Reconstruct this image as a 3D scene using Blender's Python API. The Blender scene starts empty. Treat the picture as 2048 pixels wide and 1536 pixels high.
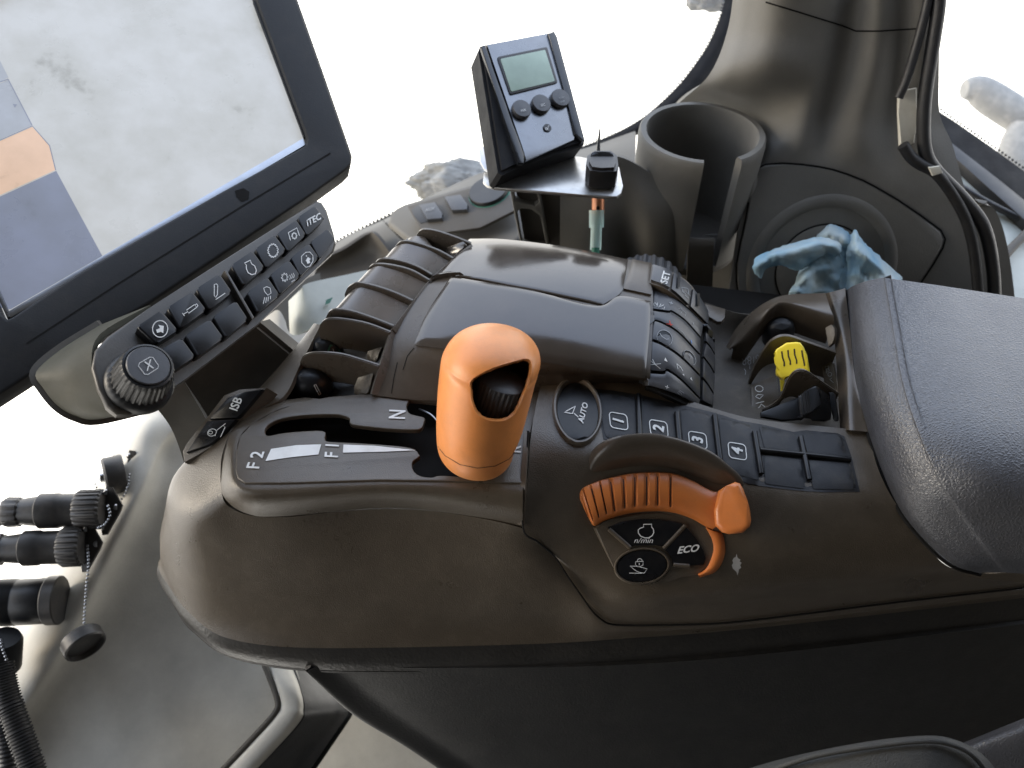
import bpy, bmesh, math, random
from mathutils import Vector, Matrix, noise
from mathutils.bvhtree import BVHTree
random.seed(7)
sc = bpy.context.scene
R = math.radians
# ------------------------------------------------------------------ camera
PITCH, FPX, CX, CY = R(46), 1600.0, 1024.0, 768.0
C = Vector((0, -.33, .36))
FW = Vector((0, math.cos(PITCH), -math.sin(PITCH)))
UP = Vector((0, math.sin(PITCH), math.cos(PITCH)))
RT = Vector((1, 0, 0))
cam = bpy.data.cameras.new('camera')
camo = bpy.data.objects.new('camera', cam)
sc.collection.objects.link(camo)
camo.matrix_world = Matrix((( *RT, 0), (*UP, 0), (*(-FW), 0), (0, 0, 0, 1))).transposed()
camo.location = C
cam.sensor_width = 36; cam.lens = 36 * FPX / 2048
cam.clip_start = .02; cam.clip_end = 50
cam.dof.use_dof = True; cam.dof.focus_distance = .47; cam.dof.aperture_fstop = 9
sc.camera = camo
# ------------------------------------------------------------------ world: the bright overexposed day outside the cab
w = bpy.data.worlds.new('World'); sc.world = w; w.use_nodes = True
nt = w.node_tree; nt.nodes.clear()
wo = nt.nodes.new('ShaderNodeOutputWorld'); bg = nt.nodes.new('ShaderNodeBackground')
tc = nt.nodes.new('ShaderNodeTexCoord'); sx = nt.nodes.new('ShaderNodeSeparateXYZ')
mr = nt.nodes.new('ShaderNodeMapRange'); cr_ = nt.nodes.new('ShaderNodeValToRGB')
mr.inputs[1].default_value = -1; mr.inputs[2].default_value = 1
nt.links.new(tc.outputs['Generated'], sx.inputs[0]); nt.links.new(sx.outputs[2], mr.inputs[0])
nt.links.new(mr.outputs[0], cr_.inputs[0]); nt.links.new(cr_.outputs[0], bg.inputs[0]); nt.links.new(bg.outputs[0], wo.inputs[0])
e = cr_.color_ramp.elements
e[0].position = .0; e[0].color = (1, .96, .88, 1)
e[1].position = 1.; e[1].color = (.52, .64, .88, 1)
n_ = e.new(.52); n_.color = (1, .97, .92, 1)
n_ = e.new(.62); n_.color = (.92, .95, 1, 1)
n_ = e.new(.82); n_.color = (.72, .82, 1, 1)
bg.inputs[1].default_value = 2.5
sun = bpy.data.lights.new('sun', 'SUN'); sun.energy = 2.0; sun.angle = R(25); sun.color = (1, .86, .66)
suno = bpy.data.objects.new('sun', sun); sc.collection.objects.link(suno)
suno.rotation_euler = Vector((-.95, .0, .24)).to_track_quat('Z', 'Y').to_euler()   # low sun ahead of the tractor
vs = sc.view_settings
vs.view_transform = 'Standard'; vs.look = 'None'; vs.exposure = .42; vs.gamma = 1; vs.use_curve_mapping = False
sc.render.resolution_x, sc.render.resolution_y = 1024, 768
try:
    sc.cycles.use_denoising = True
    sc.cycles.max_bounces = 8; sc.cycles.transparent_max_bounces = 8
    sc.cycles.sample_clamp_indirect = 6
except Exception: pass

# ------------------------------------------------------------------ pixels to points (a ray plus the surface it lands on)
def ray(px, py): return FW + RT * ((px - CX) / FPX) + UP * ((CY - py) / FPX)
def D(px, py, d): return C + ray(px, py) * d
def Z(px, py, z):
    r = ray(px, py); return C + r * ((z - C.z) / r.z)
def Y(px, py, y):
    r = ray(px, py); return C + r * ((y - C.y) / r.y)
class Pl:
    def __init__(s, p, n):
        s.p, s.n = Vector(p), Vector(n).normalized()
        if s.n.dot(C - s.p) < 0: s.n = -s.n
    def hit(s, px, py, lift=0):
        r = ray(px, py); q = s.p + s.n * lift
        return C + r * ((q - C).dot(s.n) / r.dot(s.n))
def Pl3(a, b, c): return Pl(a, (b - a).cross(c - a))
class Sf:                                   # any mesh: the pixel's ray meets it
    def __init__(s, obj):
        me = obj.data
        s.b = BVHTree.FromPolygons([v.co.copy() for v in me.vertices], [list(p.vertices) for p in me.polygons])
    def hit(s, px, py, lift=0):
        r = ray(px, py).normalized()
        for dx, dy in ((0, 0), (2, 0), (-2, 0), (0, 2), (0, -2), (5, 0), (-5, 0), (0, 5), (0, -5), (10, 0), (-10, 0), (0, 10), (0, -10)):
            r2 = ray(px + dx, py + dy).normalized()
            l, n, i, d = s.b.ray_cast(C, r2)
            if l is not None: break
        if l is None: l, n, i, d = s.b.find_nearest(C + r * .47)
        if n.dot(r) > 0: n = -n
        return l + n * lift
def crop(ox, oy, k): return lambda *p: [(ox + p[i] / k, oy + p[i + 1] / k) for i in range(0, len(p), 2)]

# ------------------------------------------------------------------ scene graph helpers
col = sc.collection
def tag(o, label=None, cat=None, group=None, kind=None):
    if label: o['label'] = label
    if cat: o['category'] = cat
    if group: o['group'] = group
    if kind: o['kind'] = kind
    return o
def thing(name, label, cat, loc=(0, 0, 0), group=None):
    o = bpy.data.objects.new(name, None); col.objects.link(o); o.location = loc; o.empty_display_size = .02
    return tag(o, label, cat, group)
def mk(name, verts, faces, mat, parent=None, smooth=True, ang=38, mats=None, midx=None):
    me = bpy.data.meshes.new(name)
    me.from_pydata([tuple(v) for v in verts], [], [tuple(f) for f in faces]); me.update()
    if isinstance(mat, str): mat = M[mat]
    me.materials.append(mat)
    for m in mats or []: me.materials.append(M[m])
    if midx:
        for p, i in zip(me.polygons, midx): p.material_index = i
    o = bpy.data.objects.new(name, me); col.objects.link(o)
    if smooth:
        me.polygons.foreach_set('use_smooth', [True] * len(me.polygons))
        me.set_sharp_from_angle(angle=R(ang))
    if parent:
        o.parent = parent
        if parent.type == 'EMPTY': o.matrix_parent_inverse = Matrix.Translation(-Vector(parent.location))
    return o
def cr(p, n, closed=False):                 # Catmull-Rom through points
    p = [Vector(q) for q in p]; L = len(p)
    if closed: g = lambda i: p[i % L]; segs = L
    else:
        g = lambda i: p[i] if 0 <= i < L else (p[0] * 2 - p[1] if i < 0 else p[-1] * 2 - p[-2]); segs = L - 1
    out = []
    for k in range(n):
        t = k / n * segs if closed else k / (n - 1) * segs
        i = min(int(t), segs - 1); f = t - i
        a, b, c, d = g(i - 1), g(i), g(i + 1), g(i + 2)
        out.append(.5 * ((2 * b) + (c - a) * f + (2 * a - 5 * b + 4 * c - d) * f * f + (3 * b - a - 3 * c + d) * f ** 3))
    return out
def grid(rows, nu, nv):
    rr = [cr(r, nu) for r in rows]
    cols = [cr([r[j] for r in rr], nv) for j in range(nu)]
    return [[cols[j][i] for j in range(nu)] for i in range(nv)]
def sheet(name, G, mat, parent=None, thick=.003, fn=None, ang=38, back=True):
    """A surface of real thickness over a grid of points; the outside faces the camera side."""
    nv, nu = len(G), len(G[0])
    V = [p.copy() for r in G for p in r]
    F = [(i * nu + j, i * nu + j + 1, (i + 1) * nu + j + 1, (i + 1) * nu + j) for i in range(nv - 1) for j in range(nu - 1)]
    N = [Vector() for _ in V]
    for f in F:
        n = (V[f[2]] - V[f[0]]).cross(V[f[3]] - V[f[1]])
        for k in f: N[k] += n
    s = sum((C - V[i]).normalized().dot(N[i].normalized()) for i in range(len(V)))
    if s < 0: N = [-n for n in N]; F = [f[::-1] for f in F]
    N = [n.normalized() for n in N]
    if thick:
        L = len(V)
        B = [V[i] - N[i] * thick for i in range(L)]
        F2 = [tuple(k + L for k in f[::-1]) for f in F]
        rim = [j for j in range(nu)] + [i * nu + nu - 1 for i in range(1, nv)] + [(nv - 1) * nu + j for j in range(nu - 2, -1, -1)] + [i * nu for i in range(nv - 2, 0, -1)]
        S = [(rim[k], rim[(k + 1) % len(rim)]) for k in range(len(rim))]
        fl = s < 0
        F3 = [((a, b, b + L, a + L) if fl else (b, a, a + L, b + L)) for a, b in S]
        V = V + B; F = F + F2 + F3
    return mk(name, V, F, mat, parent, ang=ang)
def loft(name, rows, nu, nv, mat, parent=None, thick=.003, ang=38): return sheet(name, grid(rows, nu, nv), mat, parent, thick, ang=ang)
def relax(G, it=4, k=.5):
    nv, nu = len(G), len(G[0])
    for _ in range(it):
        H = [[p.copy() for p in r] for r in G]
        for i in range(1, nv - 1):
            for j in range(1, nu - 1): G[i][j] = H[i][j].lerp((H[i - 1][j] + H[i + 1][j] + H[i][j - 1] + H[i][j + 1]) / 4, k)
    return G
def ZR(*p): return [Z(p[i], p[i + 1], p[i + 2]) for i in range(0, len(p), 3)]
def YR(*p): return [Y(p[i], p[i + 1], p[i + 2]) for i in range(0, len(p), 3)]
def DR(*p): return [D(p[i], p[i + 1], p[i + 2]) for i in range(0, len(p), 3)]
def area2(p): return sum(p[i][0] * p[i - 1][1] - p[i - 1][0] * p[i][1] for i in range(len(p)))
def slab(name, px, S, h, mat, parent=None, bev=.0008, base=0, seg=2, smoothn=0, ang=38):
    """A flat piece: outline in photo pixels on surface S, height h above base, bevelled top edge."""
    if smoothn: px = [tuple(v)[:2] for v in cr([(a, b, 0) for a, b in px], smoothn, True)]
    bot = [S.hit(a, b, base + h) for a, b in px]
    n = Vector()
    for i in range(len(bot)): n += bot[i - 1].cross(bot[i])
    n.normalize(); cen = sum(bot, Vector()) / len(bot)
    if n.dot(C - cen) < 0: px = px[::-1]; bot = bot[::-1]; n = -n
    bot = [p - n * h for p in bot]
    bm = bmesh.new()
    top = [bm.verts.new(p + n * h) for p in bot]; bt = [bm.verts.new(p) for p in bot]
    f = bm.faces.new(top)
    for i in range(len(bot)): bm.faces.new((bt[i - 1], bt[i], top[i], top[i - 1]))
    bm.faces.new(bt[::-1])
    if bev: bmesh.ops.bevel(bm, geom=[e for e in f.edges], offset=min(bev, h * .9), segments=seg, affect='EDGES', profile=.6, clamp_overlap=True)
    bmesh.ops.recalc_face_normals(bm, faces=bm.faces)
    o = from_bm(name, bm, mat, parent, ang); return o
def from_bm(name, bm, mat, parent=None, ang=38):
    me = bpy.data.meshes.new(name); bm.to_mesh(me); bm.free()
    me.materials.append(M[mat] if isinstance(mat, str) else mat)
    me.polygons.foreach_set('use_smooth', [True] * len(me.polygons)); me.set_sharp_from_angle(angle=R(ang))
    o = bpy.data.objects.new(name, me); col.objects.link(o)
    if parent:
        o.parent = parent
        if parent.type == 'EMPTY': o.matrix_parent_inverse = Matrix.Translation(-Vector(parent.location))
    return o
def rr(cx, cy, ex, ey, a, b, r=.3, n=5):
    """Rounded rectangle in pixels: half sizes a, b along unit-ish vectors ex, ey; r is the corner share."""
    out = []; q = min(a, b) * r
    for sx_, sy_, t0 in ((1, 1, 0), (-1, 1, 90), (-1, -1, 180), (1, -1, 270)):
        for k in range(n):
            t = R(t0 + 90 * k / (n - 1)); u = sx_ * (a - q) + q * math.cos(t); v = sy_ * (b - q) + q * math.sin(t)
            out.append((cx + ex[0] * u + ey[0] * v, cy + ex[1] * u + ey[1] * v))
    return out
def rquad(q, r=.18, n=4):
    """A pixel quad with rounded corners."""
    out = []
    for i in range(4):
        p, a, b = Vector(q[i]), Vector(q[i - 1]), Vector(q[(i + 1) % 4])
        p0, p1 = p.lerp(a, r), p.lerp(b, r)
        for k in range(n):
            t = k / (n - 1); v = p0.lerp(p, t).lerp(p.lerp(p1, t), t); out.append((v.x, v.y))
    return out
def ell(cx, cy, a, b, rot=0, n=28, t0=0, t1=360):
    c, s = math.cos(R(rot)), math.sin(R(rot)); full = abs(t1 - t0) >= 360; o = []
    for k in range(n):
        t = R(t0 + (t1 - t0) * k / (n if full else n - 1)); u, v = a * math.cos(t), b * math.sin(t)
        o.append((cx + u * c - v * s, cy + u * s + v * c))
    return o
def ink(name, S, lines=(), fills=(), wd=1.6, mat='print', parent=None, lift=.0004, closed=()):
    """Printed marks: pixel polylines (and filled outlines) laid as a thin film on S."""
    V, F = [], []
    allL = [(l, False) for l in lines] + [(l, True) for l in closed]
    for l, cl in allL:
        if isinstance(S, Sf):
            l2 = []
            for i in range(len(l) if cl else len(l) - 1):
                p, q = Vector(l[i]), Vector(l[(i + 1) % len(l)]); m_ = max(1, int((q - p).length / 6)); l2 += [p.lerp(q, k / m_) for k in range(m_)]
            l = l2 if cl else l2 + [Vector(l[-1])]
        l = [Vector(p) for p in l]; n = len(l); b = len(V)
        for i in range(n):
            a = l[i - 1] if (i or cl) else l[i]; c = l[(i + 1) % n] if (i < n - 1 or cl) else l[i]
            d = (c - a); d = d.normalized() if d.length else Vector((1, 0)); q = Vector((-d.y, d.x)) * wd / 2
            V += [S.hit(*(l[i] + q), lift), S.hit(*(l[i] - q), lift)]
        for i in range(n if cl else n - 1):
            j = (i + 1) % n; F.append((b + 2 * i, b + 2 * i + 1, b + 2 * j + 1, b + 2 * j))
    for f in fills:
        b = len(V); V += [S.hit(x, y, lift) for x, y in f]; F.append(tuple(range(b, b + len(f))))
    V2 = []; F2 = []
    o = mk(name, V, F, mat, parent, smooth=False)
    bm = bmesh.new(); bm.from_mesh(o.data)
    for f in bm.faces:
        if f.normal.dot(C - f.calc_center_median()) < 0: f.normal_flip()
    bmesh.ops.triangulate(bm, faces=[f for f in bm.faces if len(f.verts) > 4])
    bm.to_mesh(o.data); bm.free()
    return o
_fc = {}
def glyphs(txt):
    if txt not in _fc:
        cu = bpy.data.curves.new('t', 'FONT'); cu.body = txt; cu.align_x = 'CENTER'; cu.align_y = 'CENTER'; cu.resolution_u = 3
        if txt[0] == '*': cu.body = txt[1:]; cu.shear = .25
        o = bpy.data.objects.new('t', cu); col.objects.link(o)
        dg = bpy.context.evaluated_depsgraph_get(); me = bpy.data.meshes.new_from_object(o.evaluated_get(dg))
        vs_ = [v.co.xy for v in me.vertices]
        mx = [(min(v[i] for v in vs_) + max(v[i] for v in vs_)) / 2 for i in (0, 1)]
        _fc[txt] = ([(v[0] - mx[0], v[1] - mx[1]) for v in vs_], [tuple(p.vertices) for p in me.polygons])
        bpy.data.objects.remove(o); bpy.data.curves.remove(cu); bpy.data.meshes.remove(me)
    return _fc[txt]
def word(name, txt, S, cx, cy, ex, ey, mat='print', parent=None, lift=.0005, bold=0):
    """Lettering on S: ex, ey are the pixel vectors of one font unit along the line and up the letter."""
    v, f = glyphs(txt); V, F = [], []
    for k, (ox, oy) in enumerate([(0, 0)] + ([(bold, 0), (0, bold), (bold, bold)] if bold else [])):
        b = len(V)
        V += [S.hit(cx + (x + ox) * ex[0] + (y + oy) * ey[0], cy + (x + ox) * ex[1] + (y + oy) * ey[1], lift + k * .00004) for x, y in v]
        F += [tuple(i + b for i in g) for g in f]
    return mk(name, V, F, mat, parent, smooth=False)
def tube(name, path, r, mat, parent=None, n=10, ns=None, rad=None, caps=True, smooth_path=True):
    p = cr(path, ns or max(8, len(path) * 6)) if smooth_path else [Vector(q) for q in path]
    V, F = [], []; L = len(p); up = Vector((.13, .31, .94)).normalized()
    for i, q in enumerate(p):
        d = (p[min(i + 1, L - 1)] - p[max(i - 1, 0)]).normalized()
        a = (up - d * up.dot(d))
        a = a.normalized() if a.length > .05 else d.orthogonal().normalized()
        up = a; b = d.cross(a); k = (rad(i / (L - 1)) if rad else 1) * r
        V += [q + (a * math.cos(2 * math.pi * j / n) + b * math.sin(2 * math.pi * j / n)) * k for j in range(n)]
    for i in range(L - 1):
        F += [(i * n + j, i * n + (j + 1) % n, (i + 1) * n + (j + 1) % n, (i + 1) * n + j) for j in range(n)]
    if caps: F += [tuple(range(n))[::-1], tuple((L - 1) * n + j for j in range(n))]
    return mk(name, V, F, mat, parent, ang=50)
def lathe(name, o, ax, prof, mat, parent=None, n=32, rib=0, ribd=.06, ribr=None, sq=(1, 1), xdir=None, ang=35):
    """Turned shape: prof = [(radius, height along ax)]; rib = number of ribs cut where ribr(height index) is true."""
    ax = Vector(ax).normalized(); a = Vector(xdir) if xdir else ax.orthogonal(); a = (a - ax * a.dot(ax)).normalized(); b = ax.cross(a)
    V, F = [], []; L = len(prof)
    if rib: n = rib * 4
    for i, (r, h) in enumerate(prof):
        for j in range(n):
            k = 1 - (ribd if rib and (ribr is None or i in ribr) and j % 4 in (2, 3) else 0)
            V.append(Vector(o) + ax * h + (a * math.cos(2 * math.pi * j / n) * sq[0] + b * math.sin(2 * math.pi * j / n) * sq[1]) * r * k)
    for i in range(L - 1): F += [(i * n + j, i * n + (j + 1) % n, (i + 1) * n + (j + 1) % n, (i + 1) * n + j) for j in range(n)]
    if prof[0][0] > 1e-5: F.append(tuple(range(n))[::-1])
    if prof[-1][0] > 1e-5: F.append(tuple((L - 1) * n + j for j in range(n)))
    return mk(name, V, F, mat, parent, ang=ang)
def box(name, c, ax, dims, mat, parent=None, bev=.001, seg=2):
    """Bevelled block: centre c, three axes, three sizes."""
    bm = bmesh.new(); bmesh.ops.create_cube(bm, size=1)
    for v in bm.verts: v.co = Vector(c) + sum((Vector(ax[k]).normalized() * v.co[k] * dims[k] for k in range(3)), Vector())
    if bev: bmesh.ops.bevel(bm, geom=bm.edges[:], offset=bev, segments=seg, affect='EDGES')
    bmesh.ops.recalc_face_normals(bm, faces=bm.faces)
    return from_bm(name, bm, mat, parent)
def prism(name, A, B, mat, parent=None, bev=.0008):
    """Solid between two matching outlines A and B."""
    bm = bmesh.new(); a = [bm.verts.new(p) for p in A]; b = [bm.verts.new(p) for p in B]
    fa = bm.faces.new(a); fb = bm.faces.new(b[::-1])
    for i in range(len(a)): bm.faces.new((a[i - 1], b[i - 1], b[i], a[i]))
    bmesh.ops.recalc_face_normals(bm, faces=bm.faces)
    if bev: bmesh.ops.bevel(bm, geom=list(fa.edges) + list(fb.edges), offset=bev, segments=2, affect='EDGES', clamp_overlap=True)
    return from_bm(name, bm, mat, parent)

# ------------------------------------------------------------------ materials
M = {}
def plastic(name, c, rough=.5, grain=900, bump=.12, dust=0, dustc=(.2, .17, .13), var=.12, spec=.5, coat=0, wear=1):
    m = bpy.data.materials.new(name); m.use_nodes = True; t = m.node_tree; N, L = t.nodes, t.links
    b = N['Principled BSDF']; b.inputs['Specular IOR Level'].default_value = spec
    if coat: b.inputs['Coat Weight'].default_value = coat; b.inputs['Coat Roughness'].default_value = .08
    tc = N.new('ShaderNodeTexCoord')
    big = N.new('ShaderNodeTexNoise'); big.inputs['Scale'].default_value = 34; big.inputs['Detail'].default_value = 6; big.inputs['Roughness'].default_value = .65
    L.new(tc.outputs['Object'], big.inputs['Vector'])
    mp = N.new('ShaderNodeMapRange'); mp.inputs[1].default_value = .3; mp.inputs[2].default_value = .7; mp.inputs[3].default_value = 1 - var; mp.inputs[4].default_value = 1 + var
    L.new(big.outputs[0], mp.inputs[0])
    mul = N.new('ShaderNodeMix'); mul.data_type = 'RGBA'; mul.blend_type = 'MULTIPLY'; mul.inputs[0].default_value = 1; mul.inputs[6].default_value = (*c, 1)
    L.new(mp.outputs[0], mul.inputs[7]); outc = mul.outputs[2]
    if dust:
        dn = N.new('ShaderNodeTexNoise'); dn.inputs['Scale'].default_value = 75; dn.inputs['Detail'].default_value = 9; dn.inputs['Roughness'].default_value = .72
        L.new(tc.outputs['Object'], dn.inputs['Vector'])
        dm = N.new('ShaderNodeMapRange'); dm.inputs[1].default_value = .47; dm.inputs[2].default_value = .75; dm.inputs[4].default_value = dust
        L.new(dn.outputs[0], dm.inputs[0])
        mx = N.new('ShaderNodeMix'); mx.data_type = 'RGBA'; mx.inputs[7].default_value = (*dustc, 1)
        L.new(dm.outputs[0], mx.inputs[0]); L.new(outc, mx.inputs[6]); outc = mx.outputs[2]
    L.new(outc, b.inputs['Base Color'])
    rm = N.new('ShaderNodeMapRange'); rm.inputs[1].default_value = .3; rm.inputs[2].default_value = .7
    rm.inputs[3].default_value = rough * (1 - .16 * wear); rm.inputs[4].default_value = min(1, rough * (1 + .16 * wear))
    L.new(big.outputs[0], rm.inputs[0]); L.new(rm.outputs[0], b.inputs['Roughness'])
    if bump:
        g = N.new('ShaderNodeTexNoise'); g.inputs['Scale'].default_value = grain; g.inputs['Detail'].default_value = 2
        L.new(tc.outputs['Object'], g.inputs['Vector'])
        bp = N.new('ShaderNodeBump'); bp.inputs['Strength'].default_value = bump; bp.inputs['Distance'].default_value = .0006
        L.new(g.outputs[0], bp.inputs['Height']); L.new(bp.outputs[0], b.inputs['Normal'])
    M[name] = m; return m
plastic('console', (.062, .049, .035), .31, 1500, .38, .14)
plastic('console_smooth', (.062, .049, .036), .30, 1500, .16, .10)
plastic('console_gloss', (.046, .038, .031), .15, 700, .03, .03, wear=2, spec=.75)
plastic('rocker', (.15, .125, .10), .28, 900, .05, .05, spec=.8)
plastic('rim', (.085, .072, .058), .28, 1100, .1, .1)
plastic('core', (.008, .0075, .007), .9, 900, .1, spec=.15)
plastic('well', (.05, .042, .033), .6, 900, .25, .5, (.13, .11, .085))
plastic('pad', (.040, .042, .050), .40, 420, .0, .04, spec=.85)
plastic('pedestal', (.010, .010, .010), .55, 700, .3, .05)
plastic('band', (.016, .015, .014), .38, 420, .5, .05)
plastic('rubber', (.014, .015, .018), .52, 900, .12, .34, (.070, .060, .045), spec=.35)
plastic('roller', (.030, .030, .032), .5, 900, .1, .25, (.09, .08, .07))
plastic('button', (.008, .009, .011), .40, 900, .06, .06, spec=.35)
plastic('button_gloss', (.0035, .0038, .005), .30, 900, .03, .05, spec=.32)
plastic('key', (.042, .043, .047), .33, 900, .08, .2, (.12, .11, .1))
plastic('orange', (.58, .21, .055), .42, 1200, .14, .38, (.34, .14, .05), var=.12)
plastic('orange_worn', (.50, .150, .035), .34, 900, .06, .28, (.22, .1, .05), var=.08)
plastic('yellow', (.80, .62, .04), .36, 900, .04, .08, (.45, .36, .08), var=.05)
plastic('trim', (.116, .110, .097), .74, 800, .22, .08, (.26, .23, .19))
plastic('trim_dark', (.058, .051, .042), .66, 800, .2, .08)
plastic('trim_pale', (.48, .46, .41), .7, 700, .2, .12, (.36, .33, .28))
plastic('monitor', (.017, .017, .0175), .5, 900, .15, .14, (.06, .05, .036), spec=.18)
plastic('bar', (.042, .036, .029), .42, 900, .12, .1)
plastic('bar_back', (.045, .044, .031), .6, 900, .1, .1, spec=.3)
plastic('black', (.009, .009, .010), .42, 800, .1, .08)
plastic('black_gloss', (.008, .009, .011), .2, 800, .03, .04)
plastic('cable', (.010, .010, .011), .55, 900, .3, .08)
plastic('connector', (.028, .027, .027), .45, 700, .15, .35, (.13, .11, .09))
plastic('print', (.62, .62, .60), .6, 900, 0, .25, (.25, .24, .22))
plastic('print_dim', (.26, .27, .28), .6, 900, 0, .3, (.08, .08, .08))
plastic('print_red', (.5, .06, .04), .6, 900, 0)
plastic('print_blue', (.08, .2, .5), .6, 900, 0)
plastic('green', (.02, .14, .09), .5, 900, 0)
plastic('groove', (.03, .012, .006), .8, 900, .2)
plastic('paint_wear', (.36, .35, .34), .7, 900, .3, .3)
plastic('pale_plastic', (.42, .44, .40), .4, 300, .05, .1, (.3, .29, .24))
plastic('tag_white', (.55, .53, .46), .6, 300, .05, .3, (.3, .27, .2))
plastic('metal', (.30, .31, .33), .3, 300, .08, .15, (.2, .18, .15)); M['metal'].node_tree.nodes['Principled BSDF'].inputs['Metallic'].default_value = 1
plastic('face_metal', (.15, .155, .165), .27, 300, .06, .2, (.08, .075, .07)); M['face_metal'].node_tree.nodes['Principled BSDF'].inputs['Metallic'].default_value = 1
plastic('steel_plate', (.42, .41, .39), .33, 200, .12, .45, (.08, .07, .06)); M['steel_plate'].node_tree.nodes['Principled BSDF'].inputs['Metallic'].default_value = .9
plastic('copper', (.5, .22, .12), .4, 300, .1, .2); M['copper'].node_tree.nodes['Principled BSDF'].inputs['Metallic'].default_value = .8
plastic('lcd', (.26, .34, .27), .25, 300, 0)
plastic('seat', (.035, .035, .033), .8, 1500, .8, .1)
plastic('mud', (.20, .195, .185), .9, 120, .8, .5, (.45, .43, .4))
plastic('seal', (.006, .006, .007), .75, 600, .2, .04, spec=.2)
plastic('trim_sheen', (.12, .112, .10), .42, 800, .2, .1)
plastic('lining', (.05, .048, .045), .9, 100, 0)
def leather():                               # pebbled pad skin on top of the plain plastic
    m = M['pad']; t = m.node_tree; N, L = t.nodes, t.links; b = N['Principled BSDF']
    tc = N.new('ShaderNodeTexCoord'); mp = N.new('ShaderNodeMapping'); mp.inputs['Scale'].default_value = (1, 1.35, 1)
    v = N.new('ShaderNodeTexVoronoi'); v.feature = 'DISTANCE_TO_EDGE'; v.inputs['Scale'].default_value = 520
    n = N.new('ShaderNodeTexNoise'); n.inputs['Scale'].default_value = 260; n.inputs['Detail'].default_value = 3
    mx = N.new('ShaderNodeMix'); mx.data_type = 'VECTOR'; mx.inputs[0].default_value = .004
    L.new(tc.outputs['Object'], mp.inputs[0]); L.new(mp.outputs[0], n.inputs['Vector'])
    L.new(mp.outputs[0], mx.inputs[4]); L.new(n.outputs['Color'], mx.inputs[5]); L.new(mx.outputs[1], v.inputs['Vector'])
    r = N.new('ShaderNodeMapRange'); r.inputs[2].default_value = .35; L.new(v.outputs['Distance'], r.inputs[0])
    bp = N.new('ShaderNodeBump'); bp.inputs['Strength'].default_value = .34; bp.inputs['Distance'].default_value = .0006
    L.new(r.outputs[0], bp.inputs['Height']); L.new(bp.outputs[0], b.inputs['Normal'])
leather()
def screen_mat(name, c, e):
    plastic(name, c, .3, 300, 0); m = M[name]; t = m.node_tree; N, L = t.nodes, t.links; b = N['Principled BSDF']
    tc = N.new('ShaderNodeTexCoord'); n = N.new('ShaderNodeTexNoise'); n.inputs['Scale'].default_value = 26; n.inputs['Detail'].default_value = 8; n.inputs['Roughness'].default_value = .6
    L.new(tc.outputs['Object'], n.inputs['Vector'])
    r = N.new('ShaderNodeValToRGB'); q = r.color_ramp.elements; q[0].position = .28; q[0].color = (.50, .48, .42, 1); q[1].position = .62; q[1].color = (1, 1, 1, 1)
    k = q.new(.38); k.color = (.84, .83, .79, 1)
    L.new(n.outputs[0], r.inputs[0])
    mu = N.new('ShaderNodeMix'); mu.data_type = 'RGBA'; mu.blend_type = 'MULTIPLY'; mu.inputs[0].default_value = 1; mu.inputs[6].default_value = (*c, 1)
    L.new(r.outputs[0], mu.inputs[7]); L.new(mu.outputs[2], b.inputs['Emission Color']); b.inputs['Emission Strength'].default_value = e
    b.inputs['Base Color'].default_value = (.1, .1, .1, 1)
    for l in list(L):
        if l.to_socket == b.inputs['Base Color']: L.remove(l)
    b.inputs['Base Color'].default_value = (.08, .08, .075, 1)
screen_mat('screen', (.66, .68, .70), .57)
screen_mat('map_grey', (.36, .39, .46), .7); screen_mat('map_orange', (.74, .50, .35), .75); screen_mat('map_blue', (.18, .205, .30), .7); screen_mat('map_line', (.18, .2, .28), .8)
def tissue_mat():
    m = bpy.data.materials.new('tissue'); m.use_nodes = True; t = m.node_tree; N, L = t.nodes, t.links; b = N['Principled BSDF']
    tc = N.new('ShaderNodeTexCoord'); n = N.new('ShaderNodeTexNoise'); n.inputs['Scale'].default_value = 30; n.inputs['Detail'].default_value = 5
    L.new(tc.outputs['Object'], n.inputs['Vector']); r = N.new('ShaderNodeValToRGB'); q = r.color_ramp.elements
    q[0].position = .38; q[0].color = (.62, .72, .74, 1); q[1].position = .70; q[1].color = (.27, .52, .70, 1)
    L.new(n.outputs[0], r.inputs[0]); L.new(r.outputs[0], b.inputs['Base Color']); b.inputs['Roughness'].default_value = .95
    n2 = N.new('ShaderNodeTexNoise'); n2.inputs['Scale'].default_value = 420; n2.inputs['Detail'].default_value = 4; L.new(tc.outputs['Object'], n2.inputs['Vector'])
    bp = N.new('ShaderNodeBump'); bp.inputs['Strength'].default_value = .5; bp.inputs['Distance'].default_value = .001
    L.new(n2.outputs[0], bp.inputs['Height']); L.new(bp.outputs[0], b.inputs['Normal'])
    tr = N.new('ShaderNodeBsdfTranslucent'); L.new(r.outputs[0], tr.inputs[0]); mx = N.new('ShaderNodeMixShader'); mx.inputs[0].default_value = .3
    L.new(b.outputs[0], mx.inputs[1]); L.new(tr.outputs[0], mx.inputs[2]); L.new(mx.outputs[0], N['Material Output'].inputs[0]); M['tissue'] = m
tissue_mat()
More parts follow.
